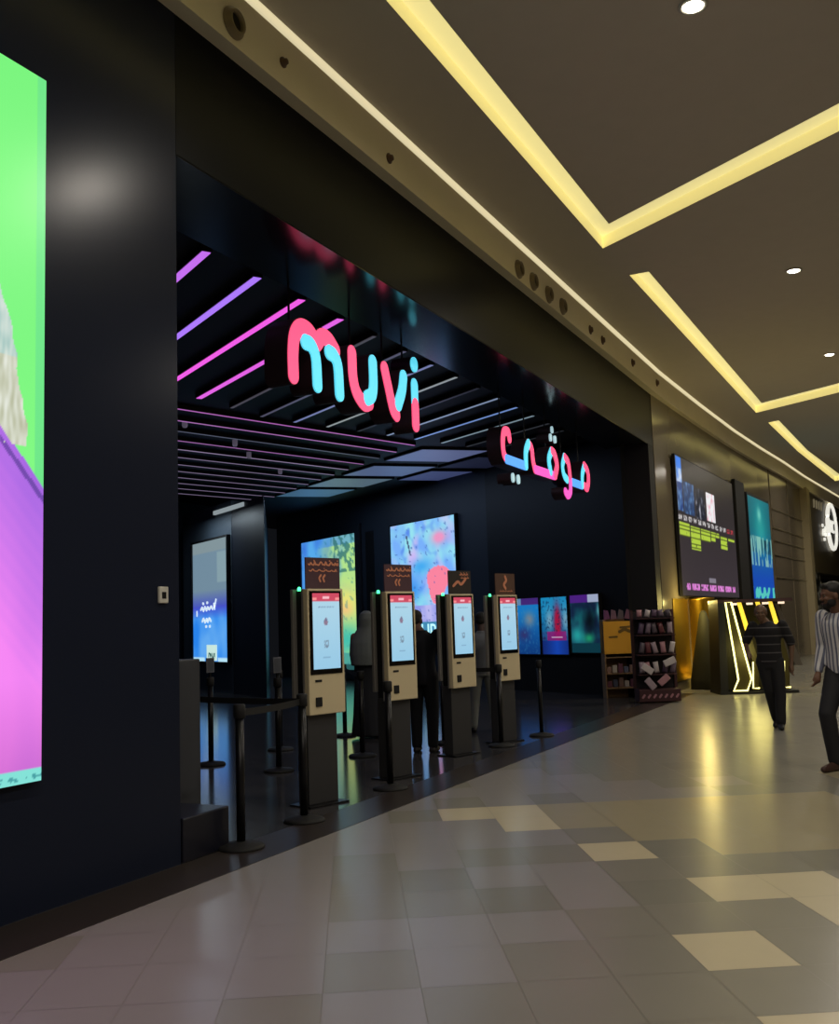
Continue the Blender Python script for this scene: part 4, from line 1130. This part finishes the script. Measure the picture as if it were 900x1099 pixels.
# people inside, by the kiosks
away = Vector((.85, .5))
person('person', 'person in dark clothes standing between the second and third ticket kiosks', (11.15, 5.42), (.95, .18), 1.72,
       base_pose(head=(-.08, .05, 1.57), elR=(.22, .12, 1.16), wrR=(.12, .30, 1.18), elL=(-.23, .12, 1.16), wrL=(-.1, .3, 1.16)),
       (110, 76, 64), mat('navy_black_top', (15, 17, 27), .85), mat('navy_black_trousers', (12, 13, 21), .85), mat('dark_shoes', (30, 26, 26), .6), mat('dark_brown_hair', (30, 20, 18), .7), long_sleeve=True)
person('person', 'person in grey top and pale wide trousers behind the belt of third kiosk', (13.4, 5.57), (.9, .5), 1.66,
       base_pose(anL=(-.17, 0, .08), anR=(.17, .05, .08), knL=(-.13, .02, .49), knR=(.13, .05, .49), toL=(-.19, .14, .03), toR=(.19, .18, .03)),
       (70, 50, 44), mat('grey_top', (104, 108, 116), .8), mat('pale_trousers', (128, 132, 130), .8), mat('dark_shoes_b', (24, 22, 22), .6), mat('black_hair_b', (12, 11, 12), .7), long_sleeve=True)
# woman in long grey head covering over dark gown
t = thing('person', 'person in long grey head covering over a dark full-length gown beside second kiosk', 'person', (12.46, 6.90, 0), math.atan2(.5, .85)-PI/2)
t.scale = (1.05, 1.05, 1.05)
bm = bmesh.new(); head_mesh(bm, (0, .03, 1.54), 0, 0); limb(bm, [(0, 0, 1.3), (0, .01, 1.45)], [.07, .055]); stack(bm, [(0, 0, .8, .15, .11), (0, 0, 1.1, .14, .1), (0, 0, 1.32, .16, .09)])
for s in (-1, 1):
    limb(bm, [(s*.17, 0, 1.32), (s*.2, .06, 1.08), (s*.12, .22, 1.0)], [.05, .04, .026]); hand(bm, (s*.12, .22, 1.0), (-s*.3, 1, 0), (0, 0, 1), (-s, 0, 0))
    limb(bm, [(s*.08, 0, .85), (s*.09, .02, .46), (s*.09, 0, .08)], [.08, .055, .04]); limb(bm, [(s*.09, 0, .06), (s*.1, .12, .03)], [.035, .028])
body = solid('body', bm, mat('skin_woman', (120, 90, 76), .6), t, .010, 3)
bm = bmesh.new(); stack(bm, [(0, -.02, .94, .22, .19), (0, -.01, 1.08, .235, .20), (0, -.01, 1.24, .225, .17), (0, -.01, 1.36, .17, .13), (0, -.01, 1.44, .115, .115), (0, -.01, 1.54, .112, .125), (0, -.01, 1.62, .09, .105), (0, 0, 1.655, .04, .05)])
solid('head_covering', bm, mat('grey_veil', (104, 110, 108), .85), t, .012, 5)
bm = bmesh.new(); stack(bm, [(0, 0, .03, .24, .22), (0, 0, .3, .21, .19), (0, 0, .7, .185, .15), (0, 0, 1.0, .18, .14), (0, 0, 1.2, .17, .12)])
solid('gown', bm, mat('dark_gown', (22, 24, 32), .85), t, .014, 5)

# ------------------------------------------------------------------ world and colour
wd = bpy.data.worlds.new('world'); SC.world = wd; wd.use_nodes = True
wd.node_tree.nodes['Background'].inputs[0].default_value = (.5, .55, .7, 1)
wd.node_tree.nodes['Background'].inputs[1].default_value = .01
SC.view_settings.view_transform = 'Standard'; SC.view_settings.look = 'None'
SC.view_settings.exposure = 0; SC.view_settings.gamma = 1; SC.view_settings.use_curve_mapping = False
